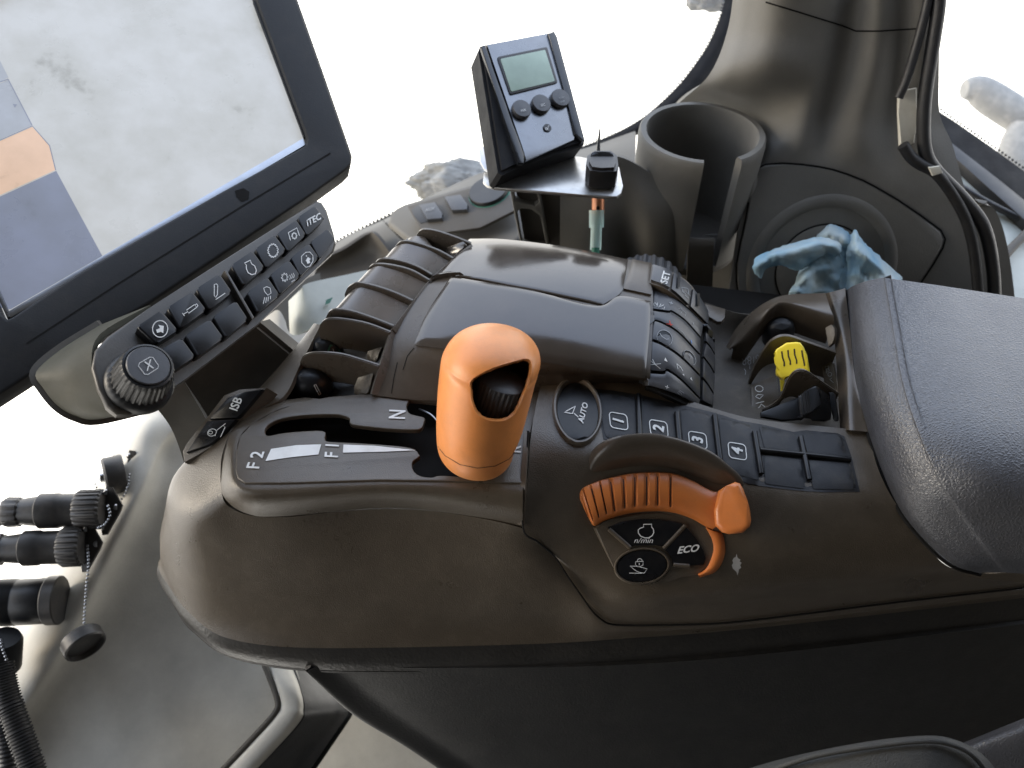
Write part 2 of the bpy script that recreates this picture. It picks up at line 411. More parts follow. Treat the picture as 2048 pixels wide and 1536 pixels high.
def glass_mat():
    m = bpy.data.materials.new('glass'); m.use_nodes = True; t = m.node_tree; N, L = t.nodes, t.links
    for x in list(N):
        if x.type == 'BSDF_PRINCIPLED': N.remove(x)
    a = N.new('ShaderNodeBsdfTransparent'); a.inputs[0].default_value = (.97, .98, .97, 1)
    g = N.new('ShaderNodeBsdfGlossy'); g.inputs['Roughness'].default_value = .02; mx = N.new('ShaderNodeMixShader'); mx.inputs[0].default_value = .03
    L.new(a.outputs[0], mx.inputs[1]); L.new(g.outputs[0], mx.inputs[2]); L.new(mx.outputs[0], N['Material Output'].inputs[0]); M['glass'] = m
    m = bpy.data.materials.new('frosted'); m.use_nodes = True; b = m.node_tree.nodes['Principled BSDF']
    b.inputs['Base Color'].default_value = (.6, .82, .78, 1); b.inputs['Transmission Weight'].default_value = .6; b.inputs['Roughness'].default_value = .35; M['frosted'] = m
glass_mat()
# ================================================================== ARMREST CONSOLE
con = thing('armrest_console', 'dark brown tractor armrest console with levers, dials, buttons and padded rest', 'armrest', (0, 0, -.3))
down = lambda p, d: p + Vector((0, 0, -d))
# --- side shell wrapped round the nose: columns run from the upper seam to the lower edge
cols = []
for S_, M2 in (((640, 652, .012), (628, 654, .004)), ((600, 730, .008), (562, 728, -.004)), ((563, 797, .004), (497, 797, -.010)),
               ((480, 835, .002), (456, 858, -.008)), ((447, 900, -.001), (380, 912, -.020)), ((441, 950, -.006), (332, 965, -.036))):
    s, m = Z(*S_), Z(*M2); mid = s.lerp(m, .55) + Vector((0, 0, .0025))
    cols.append([s, mid, m, down(m, .03) + Vector((.0, .004, 0)), down(m, .07) + Vector((.004, .006, 0))])
for q in (((446, 997, -.013), (388, 1020, -.022), (340, 1035, -.038), (313, 1055, -.062), (319, 1120, -.092)),
          ((462, 1016, -.018), (412, 1062, -.033), (370, 1100, -.053), (342, 1138, -.079), (345, 1183, -.099)),
          ((492, 1029, -.021), (455, 1090, -.042), (420, 1155, -.067), (394, 1200, -.088), (382, 1229, -.102)),
          ((530, 1034, -.022), (505, 1105, -.046), (478, 1180, -.073), (455, 1235, -.094), (440, 1271, -.105)),
          ((590, 1033, -.022), (575, 1110, -.047), (560, 1195, -.076), (545, 1255, -.096), (535, 1291, -.106)),
          ((680, 1023, -.021), (672, 1105, -.046), (665, 1195, -.075), (658, 1258, -.096), (652, 1296, -.106)),
          ((790, 1018, -.020), (788, 1100, -.045), (786, 1190, -.074), (784, 1258, -.096), (782, 1295, -.106)),
          ((910, 1028, -.020), (915, 1108, -.045), (920, 1195, -.074), (925, 1255, -.096), (928, 1292, -.106)),
          ((1043, 1056, -.023), (1047, 1125, -.046), (1052, 1200, -.074), (1057, 1250, -.095), (1060, 1288, -.106)),
          ((1135, 1100, -.047), (1128, 1160, -.060), (1122, 1215, -.080), (1128, 1255, -.097), (1132, 1285, -.106)),
          ((1195, 1180, -.069), (1185, 1218, -.077), (1175, 1240, -.087), (1180, 1265, -.098), (1185, 1282, -.106)),
          ((1250, 1232, -.088), (1240, 1252, -.091), (1231, 1263, -.095), (1234, 1271, -.101), (1236, 1278, -.106)),
          ((1500, 1232, -.090), (1503, 1243, -.095), (1506, 1250, -.098), (1509, 1253, -.102), (1512, 1256, -.106)),
          ((2110, 1172, -.094), (2110, 1176, -.096), (2112, 1180, -.098), (2114, 1184, -.102), (2116, 1188, -.106))):
    cols.append([Z(*p) for p in q])
side = sheet('side_shell', relax(grid(cols, 26, 110), 14), 'console', con, .003)
# --- lower band of the shell and the dark pedestal
e_px = [(321, 1122), (348, 1181), (385, 1226), (442, 1267), (537, 1287), (652, 1292), (782, 1291), (928, 1288), (1060, 1284), (1236, 1274), (1512, 1252), (2116, 1184)]
b_px = [(326, 1140), (358, 1230), (397, 1273), (448, 1309), (540, 1332), (652, 1343), (782, 1345), (928, 1344), (1060, 1342), (1236, 1335), (1512, 1312), (2116, 1245)]
bk = Z(330, 985, -.03); r0 = [Vector((bk.x + .004, bk.y + .012, -.105))] + [Z(*p, -.1075) for p in e_px]
r2 = [Vector((bk.x + .010, bk.y + .012, -.127))] + [Z(*p, -.126) for p in b_px]
r1 = [a.lerp(b, .5) + (a - Vector((0, .02, -.1))).normalized() * .0022 for a, b in zip(r0, r2)]
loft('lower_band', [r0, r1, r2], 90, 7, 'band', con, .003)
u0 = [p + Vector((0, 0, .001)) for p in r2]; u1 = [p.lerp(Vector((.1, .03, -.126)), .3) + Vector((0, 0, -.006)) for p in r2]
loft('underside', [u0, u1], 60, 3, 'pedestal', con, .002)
def zb(px, py, z, dx, dy): return Z(px, py, z) + Vector((dx, dy, 0))
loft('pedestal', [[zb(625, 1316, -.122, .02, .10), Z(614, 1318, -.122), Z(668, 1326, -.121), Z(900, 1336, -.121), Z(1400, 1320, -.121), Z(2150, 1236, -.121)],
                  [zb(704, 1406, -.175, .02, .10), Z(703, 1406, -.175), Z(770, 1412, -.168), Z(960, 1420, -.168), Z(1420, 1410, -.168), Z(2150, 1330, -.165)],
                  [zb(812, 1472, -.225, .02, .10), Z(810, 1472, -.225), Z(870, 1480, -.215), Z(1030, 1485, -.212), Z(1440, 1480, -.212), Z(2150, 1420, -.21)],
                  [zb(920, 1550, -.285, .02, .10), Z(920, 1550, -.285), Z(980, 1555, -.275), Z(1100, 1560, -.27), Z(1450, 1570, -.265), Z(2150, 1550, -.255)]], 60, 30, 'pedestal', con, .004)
# --- dark core under all the lids
cp = [Z(560, 790, -.03), Z(450, 900, -.03), Z(445, 985, -.03), Z(560, 1000, -.035), Z(1040, 1010, -.04), Z(1180, 1100, -.065), Z(1500, 1120, -.065), Z(1900, 1060, -.06), Z(1990, 700, -.035), Z(1650, 600, -.035), Z(1250, 560, -.03), Z(960, 520, -.02), Z(800, 560, -.02)]
prism('core', cp, [Vector((p.x, p.y, -.13)) for p in cp], 'core', con, 0)

# --- gate plate with its slot, a curve outline with a hole
PG = Pl((0, 0, .004), (0, 0, 1)); P = crop(340, 740, 2.6947)
slot = P(510, 330, 517, 308, 545, 285, 600, 262, 700, 246, 800, 240, 900, 240, 950, 250, 968, 263, 975, 290, 1060, 305, 1200, 318, 1320, 322, 1355, 312, 1368, 282, 1370, 255, 1310, 240, 1285, 225, 1275, 195, 1285, 170, 1310, 162, 1480, 180, 1640, 200, 1700, 330, 1690, 520, 1600, 572, 1480, 568, 1440, 570, 1410, 578, 1350, 570, 1315, 545, 1305, 510, 1312, 490, 1345, 465, 1340, 450, 1325, 432, 1280, 415, 1150, 402, 1000, 392, 860, 385, 835, 370, 828, 328, 700, 330, 600, 340, 540, 352, 520, 350)
gate_out = [(471, 940), (472, 905), (480, 872), (503, 848), (545, 824), (600, 804), (660, 793), (720, 788), (790, 789), (812, 791), (830, 786), (845, 760), (880, 735), (1085, 770), (1066, 845), (1054, 900), (1047, 955), (1044, 966), (900, 962), (760, 960), (560, 966), (490, 966), (475, 956)]
def holed(name, outs, S, h, mat, parent, bev=.0006):
    u = Vector((1, 0, 0)); u = (u - S.n * u.dot(S.n)).normalized(); v = S.n.cross(u); o = S.p
    cu = bpy.data.curves.new(name, 'CURVE'); cu.dimensions = '2D'; cu.fill_mode = 'BOTH'; cu.extrude = h / 2; cu.bevel_depth = bev; cu.bevel_resolution = 2; cu.offset = -bev
    for px in outs:
        sp = cu.splines.new('POLY'); sp.use_cyclic_u = True; pts = [S.hit(*p) - o for p in px]; sp.points.add(len(pts) - 1)
        for q, p in zip(sp.points, pts): q.co = (p.dot(u), p.dot(v), 0, 1)
    t = bpy.data.objects.new('tmp', cu); col.objects.link(t)
    me = bpy.data.meshes.new_from_object(t.evaluated_get(bpy.context.evaluated_depsgraph_get()))
    bpy.data.objects.remove(t); V = [o + u * q.co.x + v * q.co.y + S.n * (q.co.z - h / 2 - bev) for q in me.vertices]; F = [tuple(p.vertices) for p in me.polygons]
    bpy.data.meshes.remove(me); bpy.data.curves.remove(cu)
    ob = mk(name, V, F, mat, parent)
    bm = bmesh.new(); bm.from_mesh(ob.data); bmesh.ops.remove_doubles(bm, verts=bm.verts, dist=1e-6); bmesh.ops.recalc_face_normals(bm, faces=bm.faces); bm.to_mesh(ob.data); bm.free()
    ob.data.polygons.foreach_set('use_smooth', [True] * len(ob.data.polygons)); ob.data.set_sharp_from_angle(angle=R(30))
    return ob
slot_s = [tuple(v)[:2] for v in cr([(a, b, 0) for a, b in slot], 150, True)]
gate = holed('gate_plate', [gate_out, slot_s], PG, .0022, 'console', con)
inn = [(640, 798, .003), (560, 818, .003), (503, 850, .003), (480, 875, .003), (472, 915, .003), (474, 950, .003), (492, 965, .003), (560, 964, .003), (760, 958, .003), (900, 960, .003), (1046, 964, .003)]
out = [(610, 795, .0), (525, 808, .0), (465, 850, .0), (448, 895, -.002), (442, 945, -.006), (447, 993, -.012), (490, 1026, -.020), (560, 1033, -.0215), (760, 1016, -.0195), (900, 1026, -.0195), (1045, 1053, -.0225)]
rows = []
for f, g in ((0, 0), (.3, .06), (.62, .35), (.85, .7), (1, 1)):
    rows.append([Z(a[0] + (b[0] - a[0]) * f, a[1] + (b[1] - a[1]) * f, a[2] + (b[2] - a[2]) * g) for a, b in zip(inn, out)])
loft('gate_skirt', rows, 80, 14, 'console', con, .003)
loft('gate_end_rib', [ZR(1049, 862, .005, 1042, 940, .005, 1040, 985, .0, 1036, 1048, -.02), ZR(1058, 862, .006, 1052, 940, .006, 1050, 985, .001, 1046, 1052, -.019)], 20, 4, 'console_smooth', con, .002)
word('gate_letter', 'N', PG, 795, 829, (2, -26), (-46, -2), parent=gate, bold=.03)
word('gate_letter', 'F 2', PG, 511, 920, (10, -29), (-36, -2), parent=gate, bold=.03)
word('gate_letter', 'F 1', PG, 664, 902, (2, -25), (-38, -2), parent=gate, bold=.03)
word('gate_letter', 'R', PG, 1029, 898, (1, -25), (-38, -2), parent=gate, bold=.03)
ink('speed_wedge', PG, fills=[P(515, 490, 545, 425, 680, 405, 815, 400, 800, 455, 650, 470), P(935, 402, 1100, 408, 1325, 432, 1150, 440, 932, 445)], parent=gate)
loft('slot_gaiter', [[Z(530, 850, -.012), Z(700, 850, -.012), Z(1040, 860, -.012)], [Z(520, 960, -.016), Z(700, 960, -.016), Z(1040, 975, -.016)]], 12, 8, 'core', con, .002)
tube('spring_wire', [PG.hit(838, 818, -.006), PG.hit(860, 828, -.004), PG.hit(876, 843, -.002)], .0006, 'metal', con, n=6)

# --- hump: the raised body behind the gate and its two glossy lids
hump = loft('hump_body', [ZR(937, 479, .028, 1010, 479, .031, 1130, 495, .032, 1304, 528, .029),
    ZR(912, 508, .034, 1000, 516, .037, 1120, 531, .038, 1304, 556, .033),
    ZR(862, 560, .034, 950, 562, .039, 1090, 580, .040, 1306, 606, .033),
    ZR(820, 615, .030, 930, 630, .036, 1080, 650, .036, 1304, 681, .028),
    ZR(785, 665, .024, 900, 690, .029, 1060, 715, .028, 1300, 753, .020),
    ZR(766, 726, .015, 850, 735, .018, 1000, 748, .017, 1298, 764, .010),
    ZR(743, 790, .005, 840, 800, .005, 960, 800, .003, 1290, 776, -.004)], 60, 60, 'console_smooth', con, .003)
SH = Sf(hump)
def patch(name, rows, S, lift, mat, parent, nu=30, nv=16, thick=.0015, edge=.0):
    rr_ = grid([[Vector((a, b, 0)) for a, b in r] for r in rows], nu, nv)
    G = [[S.hit(p.x, p.y, lift - (edge if i in (0, nv - 1) or j in (0, nu - 1) else 0)) for j, p in enumerate(r)] for i, r in enumerate(rr_)]
    return sheet(name, G, mat, parent, thick)
patch('upper_cover', [[(940, 480), (1010, 481), (1130, 496), (1256, 521)], [(905, 520), (1000, 528), (1120, 543), (1249, 560)],
                      [(880, 546), (985, 554), (1110, 572), (1240, 588)], [(856, 567), (900, 553), (1050, 579), (1205, 611)]], SH, .0016, 'console_gloss', con, 40, 20, .002, .0007)
patch('lower_cover', [[(903, 557), (950, 565), (1060, 584), (1190, 615), (1238, 596), (1300, 606)], [(874, 600), (950, 606), (1060, 624), (1190, 645), (1240, 644), (1298, 655)],
                      [(850, 640), (940, 648), (1060, 666), (1180, 684), (1240, 694), (1294, 704)], [(831, 692), (920, 702), (1060, 720), (1180, 738), (1240, 747), (1289, 754)]], SH, .0026, 'console_gloss', con, 50, 20, .0025, .0009)
patch('cover_edge', [[(1264, 522), (1304, 530)], [(1258, 545), (1303, 555)], [(1246, 580), (1302, 592)]], SH, .002, 'console_smooth', con, 10, 10, .002, .0006)
ink('mould_line', SH, lines=[[(795, 725), (788, 755), (783, 787)], [(828, 696), (815, 712), (806, 740)]], wd=1.4, mat='core', parent=hump, lift=.0002)

# --- rocker switches on the front slope, between thin fins
Q = crop(560, 440, 4.0425); NF = Vector((.24, .97, 0)).normalized()
def fin(top, zr, name='divider_fin', mat='rim', drop=.026, th=.0022, parent=con, off=0, nrm=NF, anchor=-1):
    pl = Pl(Z(*top[anchor], zr), nrm); t = [Vector((*p, 0)) for p in top]; t = cr(t, 22)
    a = [pl.hit(p.x, p.y) for p in t]; bot = [down(p, drop) for p in a]
    n = nrm * th; ring = a + bot[::-1]
    prism(name, ring, [p + n for p in ring], mat, parent, .0006)
    return pl
tops = [(Q(1105, 120, 1130, 90, 1170, 78, 1260, 90, 1400, 135, 1540, 190), .037), (Q(930, 220, 960, 185, 1020, 172, 1130, 195, 1280, 250, 1395, 312), .036),
        (Q(770, 345, 800, 322, 870, 315, 1000, 340, 1120, 385, 1225, 445), .035), (Q(700, 420, 730, 375, 780, 358, 900, 368, 1060, 410, 1205, 490), .035),
        (Q(520, 605, 550, 545, 620, 512, 720, 525, 900, 580, 1070, 655), .032), (Q(365, 800, 395, 745, 450, 725, 560, 735, 720, 785, 915, 860), .028),
        (Q(305, 890, 340, 825, 400, 800, 520, 805, 700, 840, 890, 910), .027), (Q(150, 1180, 180, 1110, 240, 1080, 360, 1075, 500, 1090, 640, 1130, 800, 1180), .019)]
pls = [fin(t, z) for t, z in tops]
def drum(px, far, near, lower=.0025):
    A = [pls[far].hit(a, b, .0004) for a, b in px]
    nt_ = [Vector((*p, 0)) for p in tops[near][0]]; nt_ = cr(nt_, len(px)); B = [down(Pl(pls[near].p + NF * .0026, NF).hit(p.x, p.y), lower) for p in nt_]
    A = [down(A[0], .016)] + A; B = [down(B[0], .016)] + B
    G = [[a.lerp(b, t) for t in (0, .5, 1)] for a, b in zip(A, B)]
    loft('rocker_switch', [list(r) for r in zip(*G)], 30, 8, 'rocker', con, .002)
drum(Q(850, 330, 872, 290, 920, 225, 1000, 192, 1080, 203, 1220, 250, 1370, 335), 1, 2)
drum(Q(640, 510, 665, 470, 715, 405, 790, 373, 870, 388, 1010, 430, 1185, 510), 3, 4)
drum(Q(480, 710, 530, 630, 575, 575, 635, 546, 710, 556, 860, 605, 1045, 690), 4, 5)
drum(Q(1025, 165, 1040, 150, 1065, 135, 1110, 128, 1150, 133, 1185, 152, 1215, 215), 0, 1, .007)
loft('rocker_bay', [ZR(848, 462, .004, 780, 505, .004, 700, 585, .0, 650, 650, -.004, 600, 735, -.010, 562, 800, -.014),
                    ZR(890, 490, .014, 830, 530, .013, 760, 610, .008, 715, 670, .002, 670, 740, -.006, 650, 800, -.012),
                    ZR(936, 490, .028, 862, 562, .029, 822, 612, .022, 783, 662, .016, 762, 728, .006, 741, 790, -.004)], 40, 14, 'black', con, .002)
def roller(cx, cy, z, rpx, axis, sq):
    o = Z(cx, cy, z); d = (o - C).dot(FW); r = rpx * d / FPX
    return lathe('rocker_knob', o, axis, [(0, -r * .95), (r * .45, -r * .86), (r * .8, -r * .6), (r * .97, -r * .25), (r, 0), (r * .95, r * .35), (r * .72, r * .72), (r * .4, r * .92), (0, r)], 'button', con, n=32, sq=sq, xdir=(1, 0, 0))
k5 = roller(652, 702, .0, 34, (-.35, -.2, .9), (1.05, .8)); k6 = roller(622, 772, -.006, 42, (-.35, -.2, .9), (1.1, .8))
S5 = Sf(k5); S6 = Sf(k6)
ink('rocker_mark', S5, fills=[Q(405, 1005, 485, 1055, 490, 1085, 380, 1080, 385, 1045)], mat='green', parent=k5)
ink('rocker_mark', S5, lines=[Q(425, 1040, 432, 1060, 440, 1068)], wd=1, parent=k5, lift=.0008)
ink('rocker_mark', S6, lines=[Q(275, 1335, 290, 1330, 330, 1405, 315, 1412, 275, 1335)], wd=1.3, parent=k6)
def paddle(px, z, mat='rim'):
    c0 = px[0]; pl = Pl(Z(*c0, z), (-.55, -.45, .7))
    slab('rocker_paddle', px, pl, .004, mat, con, .0016, smoothn=36)
paddle(Q(700, 1125, 715, 1050, 745, 960, 770, 895, 795, 882, 832, 900, 855, 940, 842, 990, 800, 1080, 770, 1150), .0)
paddle(Q(592, 1405, 625, 1290, 660, 1190, 690, 1165, 725, 1175, 755, 1215, 745, 1270, 700, 1405), -.006)
paddle(Q(1335, 240, 1380, 195, 1440, 165, 1475, 172, 1497, 190, 1480, 225, 1395, 300, 1350, 265), .026, 'console_gloss')
loft('bay_wall_trim', [[Z(*p, z) for p, z in zip(Q(1545, 190, 1405, 310, 1215, 480, 1080, 655, 925, 860, 893, 915, 808, 1175, 742, 1405), (.036, .036, .035, .032, .028, .026, .018, .008))],
                      [Z(*p, z) for p, z in zip(Q(1530, 200, 1392, 312, 1202, 488, 1066, 662, 912, 866, 880, 920, 795, 1180, 728, 1408), (.035, .035, .034, .031, .027, .025, .017, .007))]], 40, 3, 'rim', con, .006)

# --- ISB switch block on the front flank
PI = Pl(D(450, 850, .4770), (-.30, -.36, .88))
blk = slab('switch_block', [(365, 902), (372, 888), (448, 790), (480, 778), (533, 775), (500, 812), (446, 872), (432, 890), (368, 925)], PI, .012, 'console', con, .001, base=-.011)
blk['label'] = 'ISB and lock switch block'
slab('switch_key', [(418, 838), (455, 795), (490, 784), (524, 778), (480, 830), (474, 835)], PI, .003, 'button_gloss', con, .0006, base=.0006)
slab('switch_key', [(372, 905), (414, 842), (472, 838), (445, 868), (420, 888)], PI, .003, 'button_gloss', con, .0006, base=.0006)
PIt = Pl(PI.p + PI.n * .0036, PI.n)
word('switch_letter', 'ISB', PIt, 472, 808, (9, -20), (-23, -8), parent=blk, bold=.03)
ink('switch_icon', PIt, lines=[[(430, 872), (434, 860), (446, 851), (450, 854), (441, 874)], [(446, 851), (451, 847)]], closed=[ell(424, 865, 9, 7, -20), ell(421, 865, 4, 3)], wd=1.3, parent=blk)

# --- keypad drum, SET strip and thumb wheel on the right flank of the hump
K3 = crop(1200, 480, 4.5192)
kd = loft('keypad_drum', [ZR(1300, 572, .030, 1340, 590, .029, 1370, 618, .022, 1404, 652, .010, 1428, 690, -.006),
    ZR(1299, 640, .028, 1338, 655, .027, 1368, 685, .019, 1402, 718, .007, 1428, 745, -.010),
    ZR(1297, 700, .024, 1336, 715, .023, 1366, 745, .015, 1400, 772, .003, 1427, 792, -.013),
    ZR(1292, 775, .015, 1334, 792, .013, 1364, 806, .006, 1398, 822, -.004, 1424, 834, -.016)], 40, 40, 'core', con, .004)
SK = Sf(kd)
gs = [K3(490, 455, 600, 505, 760, 605, 918, 760), K3(475, 655, 610, 672, 640, 665, 760, 750, 888, 895), K3(478, 742, 560, 768, 700, 858, 884, 1052), K3(460, 920, 560, 963, 720, 1078, 884, 1240), K3(440, 1212, 575, 1218, 600, 1190, 720, 1280, 882, 1445), K3(430, 1330, 560, 1372, 720, 1432, 868, 1500)]
def between(name, a, b, ga, gb, S, lift, mat, parent, nu=18, nv=7, thick=.0025):
    A = cr([Vector((*p, 0)) for p in a], nu); B = cr([Vector((*p, 0)) for p in b], nu); G = []
    for i in range(nv):
        t = ga + (1 - ga - gb) * i / (nv - 1)
        G.append([S.hit(*(A[j].lerp(B[j], t)).xy, lift - (.0005 if i in (0, nv - 1) or j in (0, nu - 1) else 0)) for j in range(nu)])
    return sheet(name, G, mat, parent, thick)
keys = []
for i in range(5): keys.append(between('keypad_key', gs[i], gs[i + 1], .03, .10, SK, .0022, 'key', con))
sg = [K3(932, 768, 975, 800, 1015, 885), K3(940, 935, 985, 990, 1020, 1055), K3(915, 1070, 965, 1135, 1018, 1222), K3(910, 1262, 955, 1320, 1005, 1402), K3(905, 1470, 945, 1490, 992, 1505)]
for i in range(4): keys.append(between('keypad_key', sg[i], sg[i + 1], .04, .10, SK, .0022, 'key', con, 8, 7))
between('keypad_rail', K3(438, 400, 410, 700, 395, 1000, 372, 1300), K3(486, 455, 466, 740, 452, 1000, 432, 1325), 0, 0, SK, .0025, 'key', con, 24, 4)
SS = [Sf(k) for k in keys]
word('key_mark', '+', SS[0], *K3(640, 575)[0], (3, -14), (-16, -5), 'print_dim', keys[0]); word('key_mark', '-', SS[0], *K3(840, 755)[0], (3, -14), (-14, -4), 'print_dim', keys[0])
ink('key_mark', SS[0], lines=[K3(490, 600, 485, 580, 500, 570, 515, 590), K3(515, 605, 520, 570), K3(550, 580, 530, 615), K3(545, 605, 575, 590), K3(560, 625, 565, 620), K3(575, 630, 585, 605)], wd=.9, mat='print', parent=keys[0])
ink('key_mark', SS[0], lines=[K3(705, 625, 730, 615, 740, 640), K3(725, 665, 745, 640, 770, 660), K3(765, 690, 775, 660)], wd=.8, mat='print_dim', parent=keys[0])
ink('key_mark', SS[1], lines=[K3(600, 755, 655, 768), K3(625, 730, 640, 775)], wd=1.5, mat='print_red', parent=keys[1])
ink('key_mark', SS[1], lines=[K3(820, 905, 826, 935)], wd=1.6, mat='print_blue', parent=keys[1])
ink('key_mark', SS[1], lines=[K3(700, 800, 745, 835), K3(745, 835, 770, 870), K3(705, 850, 715, 862)], wd=.8, mat='print_dim', parent=keys[1])
for cx, cy, a, b in ((582, 890, 62, 75), (805, 1065, 42, 75)):
    ink('key_mark', SS[2], fills=[K3(*[v for p in ell(cx, cy, a, b, -35, 20) for v in p])], mat='button', parent=keys[2])
    ink('key_mark', SS[2], closed=[K3(*[v for p in ell(cx, cy, a, b, -35, 20) for v in p])], wd=1, mat='print_dim', parent=keys[2], lift=.0006)
ink('key_mark', SS[2], lines=[K3(540, 850, 560, 880, 600, 905, 615, 900), K3(790, 1040, 815, 1060, 810, 1080), K3(800, 1030, 830, 1075)], wd=1, mat='print_dim', parent=keys[2], lift=.0008)
ink('key_mark', SS[3], lines=[K3(455, 1090, 545, 1165), K3(450, 1130, 550, 1120), K3(475, 1080, 505, 1135), K3(690, 1120, 725, 1150, 700, 1165, 690, 1120), K3(725, 1150, 745, 1185)], wd=1, mat='print', parent=keys[3])
ink('key_mark', SS[3], fills=[K3(580, 1090, 590, 1065, 610, 1105), K3(810, 1255, 820, 1240, 832, 1275), K3(740, 1215, 755, 1210, 758, 1232)], mat='print', parent=keys[3])
word('key_mark', '+', SS[4], *K3(605, 1330)[0], (3, -14), (-16, -5), 'print', keys[4])
ink('key_mark', SS[4], lines=[K3(695, 1375, 715, 1395, 710, 1420), K3(705, 1365, 735, 1390, 730, 1425), K3(715, 1360, 755, 1385, 752, 1428)], wd=.8, mat='print_dim', parent=keys[4])
so, sl = ZR(1304, 529, .036, 1340, 541, .035, 1382, 570, .026, 1414, 624, .008), ZR(1299, 566, .036, 1335, 580, .035, 1375, 614, .024, 1414, 656, .006)
st = loft('set_strip_base', [so, sl], 30, 6, 'console_smooth', con, .006); SST = Sf(st)
sa, sb = K3(480, 225, 600, 265, 690, 320, 800, 410, 880, 500, 962, 640), K3(455, 385, 570, 430, 665, 490, 770, 590, 860, 680, 962, 780)
for i in range(3):
    A = cr([Vector((*p, 0)) for p in sa], 31); B = cr([Vector((*p, 0)) for p in sb], 31); l, h = (0, 10, 20)[i], (9, 19, 30)[i]
    kk = between('set_key', [tuple(p)[:2] for p in A[l:h + 1]], [tuple(p)[:2] for p in B[l:h + 1]], .06, .08, SST, .002, 'key', con, 12, 5)
    if i == 0: word('key_mark', 'SET', Sf(kk), *K3(590, 345)[0], (4.5, -15), (-19, -5), parent=kk, bold=.04)
    if i == 1: ink('key_mark', Sf(kk), lines=[K3(735, 430, 745, 470, 770, 490), K3(735, 430, 790, 440, 800, 500), K3(775, 470, 815, 510), K3(765, 500, 800, 530)], wd=1, mat='print_dim', parent=kk)
for a, b in (((690, 345), (685, 450)), ((855, 495), (855, 610))): ink('set_divider', SST, lines=[K3(*a, *b)], wd=5, mat='button_gloss', parent=st, lift=.003)
wo_ = D(1291, 583, .557); rw = .0262
lathe('thumb_wheel', wo_, (.2, .97, -.08), [(rw * .5, -.010), (rw * .9, -.010), (rw * .97, -.008), (rw, -.004), (rw, .005), (rw * .95, .009), (rw * .5, .010)], 'rubber', con, rib=26, ribd=.05, ribr=(2, 3, 4, 5))
slab('corner_key', K3(945, 570, 1135, 620, 1130, 700, 1100, 735, 1060, 735, 985, 690), Pl((0, 0, -.003), (0, 0, 1)), .003, 'console_smooth', con, .001)

# --- rear deck: button strip, throttle dial and flank in one lid
rear = loft('rear_deck', [
    ZR(1092, 732, .009, 1180, 742, .009, 1290, 768, .007, 1400, 808, .003, 1500, 836, -.003, 1620, 850, -.008, 1738, 862, -.009),
    ZR(1072, 810, .008, 1170, 830, .007, 1280, 850, .004, 1390, 875, -.001, 1500, 905, -.006, 1620, 915, -.010, 1752, 925, -.010),
    ZR(1061, 880, .006, 1160, 905, .005, 1270, 925, .001, 1380, 945, -.005, 1490, 965, -.009, 1620, 978, -.012, 1778, 985, -.013),
    ZR(1055, 960, -.003, 1150, 990, -.010, 1260, 1010, -.018, 1380, 1020, -.020, 1500, 1030, -.020, 1640, 1040, -.021, 1812, 1035, -.022),
    ZR(1047, 1056, -.021, 1130, 1085, -.031, 1240, 1110, -.038, 1380, 1120, -.038, 1500, 1110, -.035, 1660, 1100, -.035, 1850, 1085, -.034),
    ZR(1108, 1112, -.040, 1185, 1170, -.056, 1270, 1185, -.055, 1400, 1180, -.053, 1540, 1165, -.052, 1720, 1150, -.054, 1900, 1135, -.052),
    ZR(1162, 1190, -.063, 1220, 1215, -.070, 1300, 1220, -.070, 1420, 1212, -.070, 1560, 1198, -.070, 1750, 1180, -.072, 2000, 1155, -.072),
    ZR(1222, 1248, -.085, 1262, 1250, -.086, 1340, 1249, -.086, 1450, 1245, -.086, 1600, 1228, -.086, 1800, 1203, -.088, 2110, 1168, -.090)], 90, 70, 'console', con, .003)
SR = Sf(rear)
st_out = crop(1140, 460, 2.844)(140, 905, 250, 915, 390, 938, 590, 985, 820, 1040, 960, 1085, 1080, 1105, 1270, 1150, 1340, 1140, 1520, 1158, 1560, 1175, 1600, 1290, 1648, 1490, 1450, 1492, 1340, 1487, 1200, 1472, 1010, 1447, 900, 1390, 700, 1300, 400, 1240, 190, 1190)
def curved_slab(name, px, S, h, mat, parent, sub=3, bev=.0005):
    """Outline on a curved surface, filled with a fan of inner rings so that it follows the curve."""
    px = [Vector(p) for p in px]; d = []
    for i in range(len(px)):
        for k in range(sub): d.append(px[i].lerp(px[(i + 1) % len(px)], k / sub))
    bm = bmesh.new(); vs_ = [bm.verts.new((p.x, p.y, 0)) for p in d]; bm.faces.new(vs_)
    bmesh.ops.triangulate(bm, faces=bm.faces[:])
    bmesh.ops.subdivide_edges(bm, edges=[e for e in bm.edges if e.calc_length() > 24 and not e.is_boundary], cuts=2, use_grid_fill=True)
    bmesh.ops.triangulate(bm, faces=bm.faces[:])
    bnd = {v for e in bm.edges if e.is_boundary for v in e.verts}
    pos = {v: S.hit(v.co.x, v.co.y, h - (bev if v in bnd else 0)) for v in bm.verts}
    for v, p in pos.items(): v.co = p
    r = bmesh.ops.extrude_edge_only(bm, edges=[e for e in bm.edges if e.is_boundary])
    for v in [g for g in r['geom'] if isinstance(g, bmesh.types.BMVert)]:
        v.co += (v.co - C).normalized() * (h + .001)
    bmesh.ops.recalc_face_normals(bm, faces=bm.faces)
    return from_bm(name, bm, mat, parent, 45)
strip = curved_slab('button_strip', st_out, SR, .0008, 'rubber', con); SB = Sf(strip)
C6 = crop(1140, 460, 2.844)
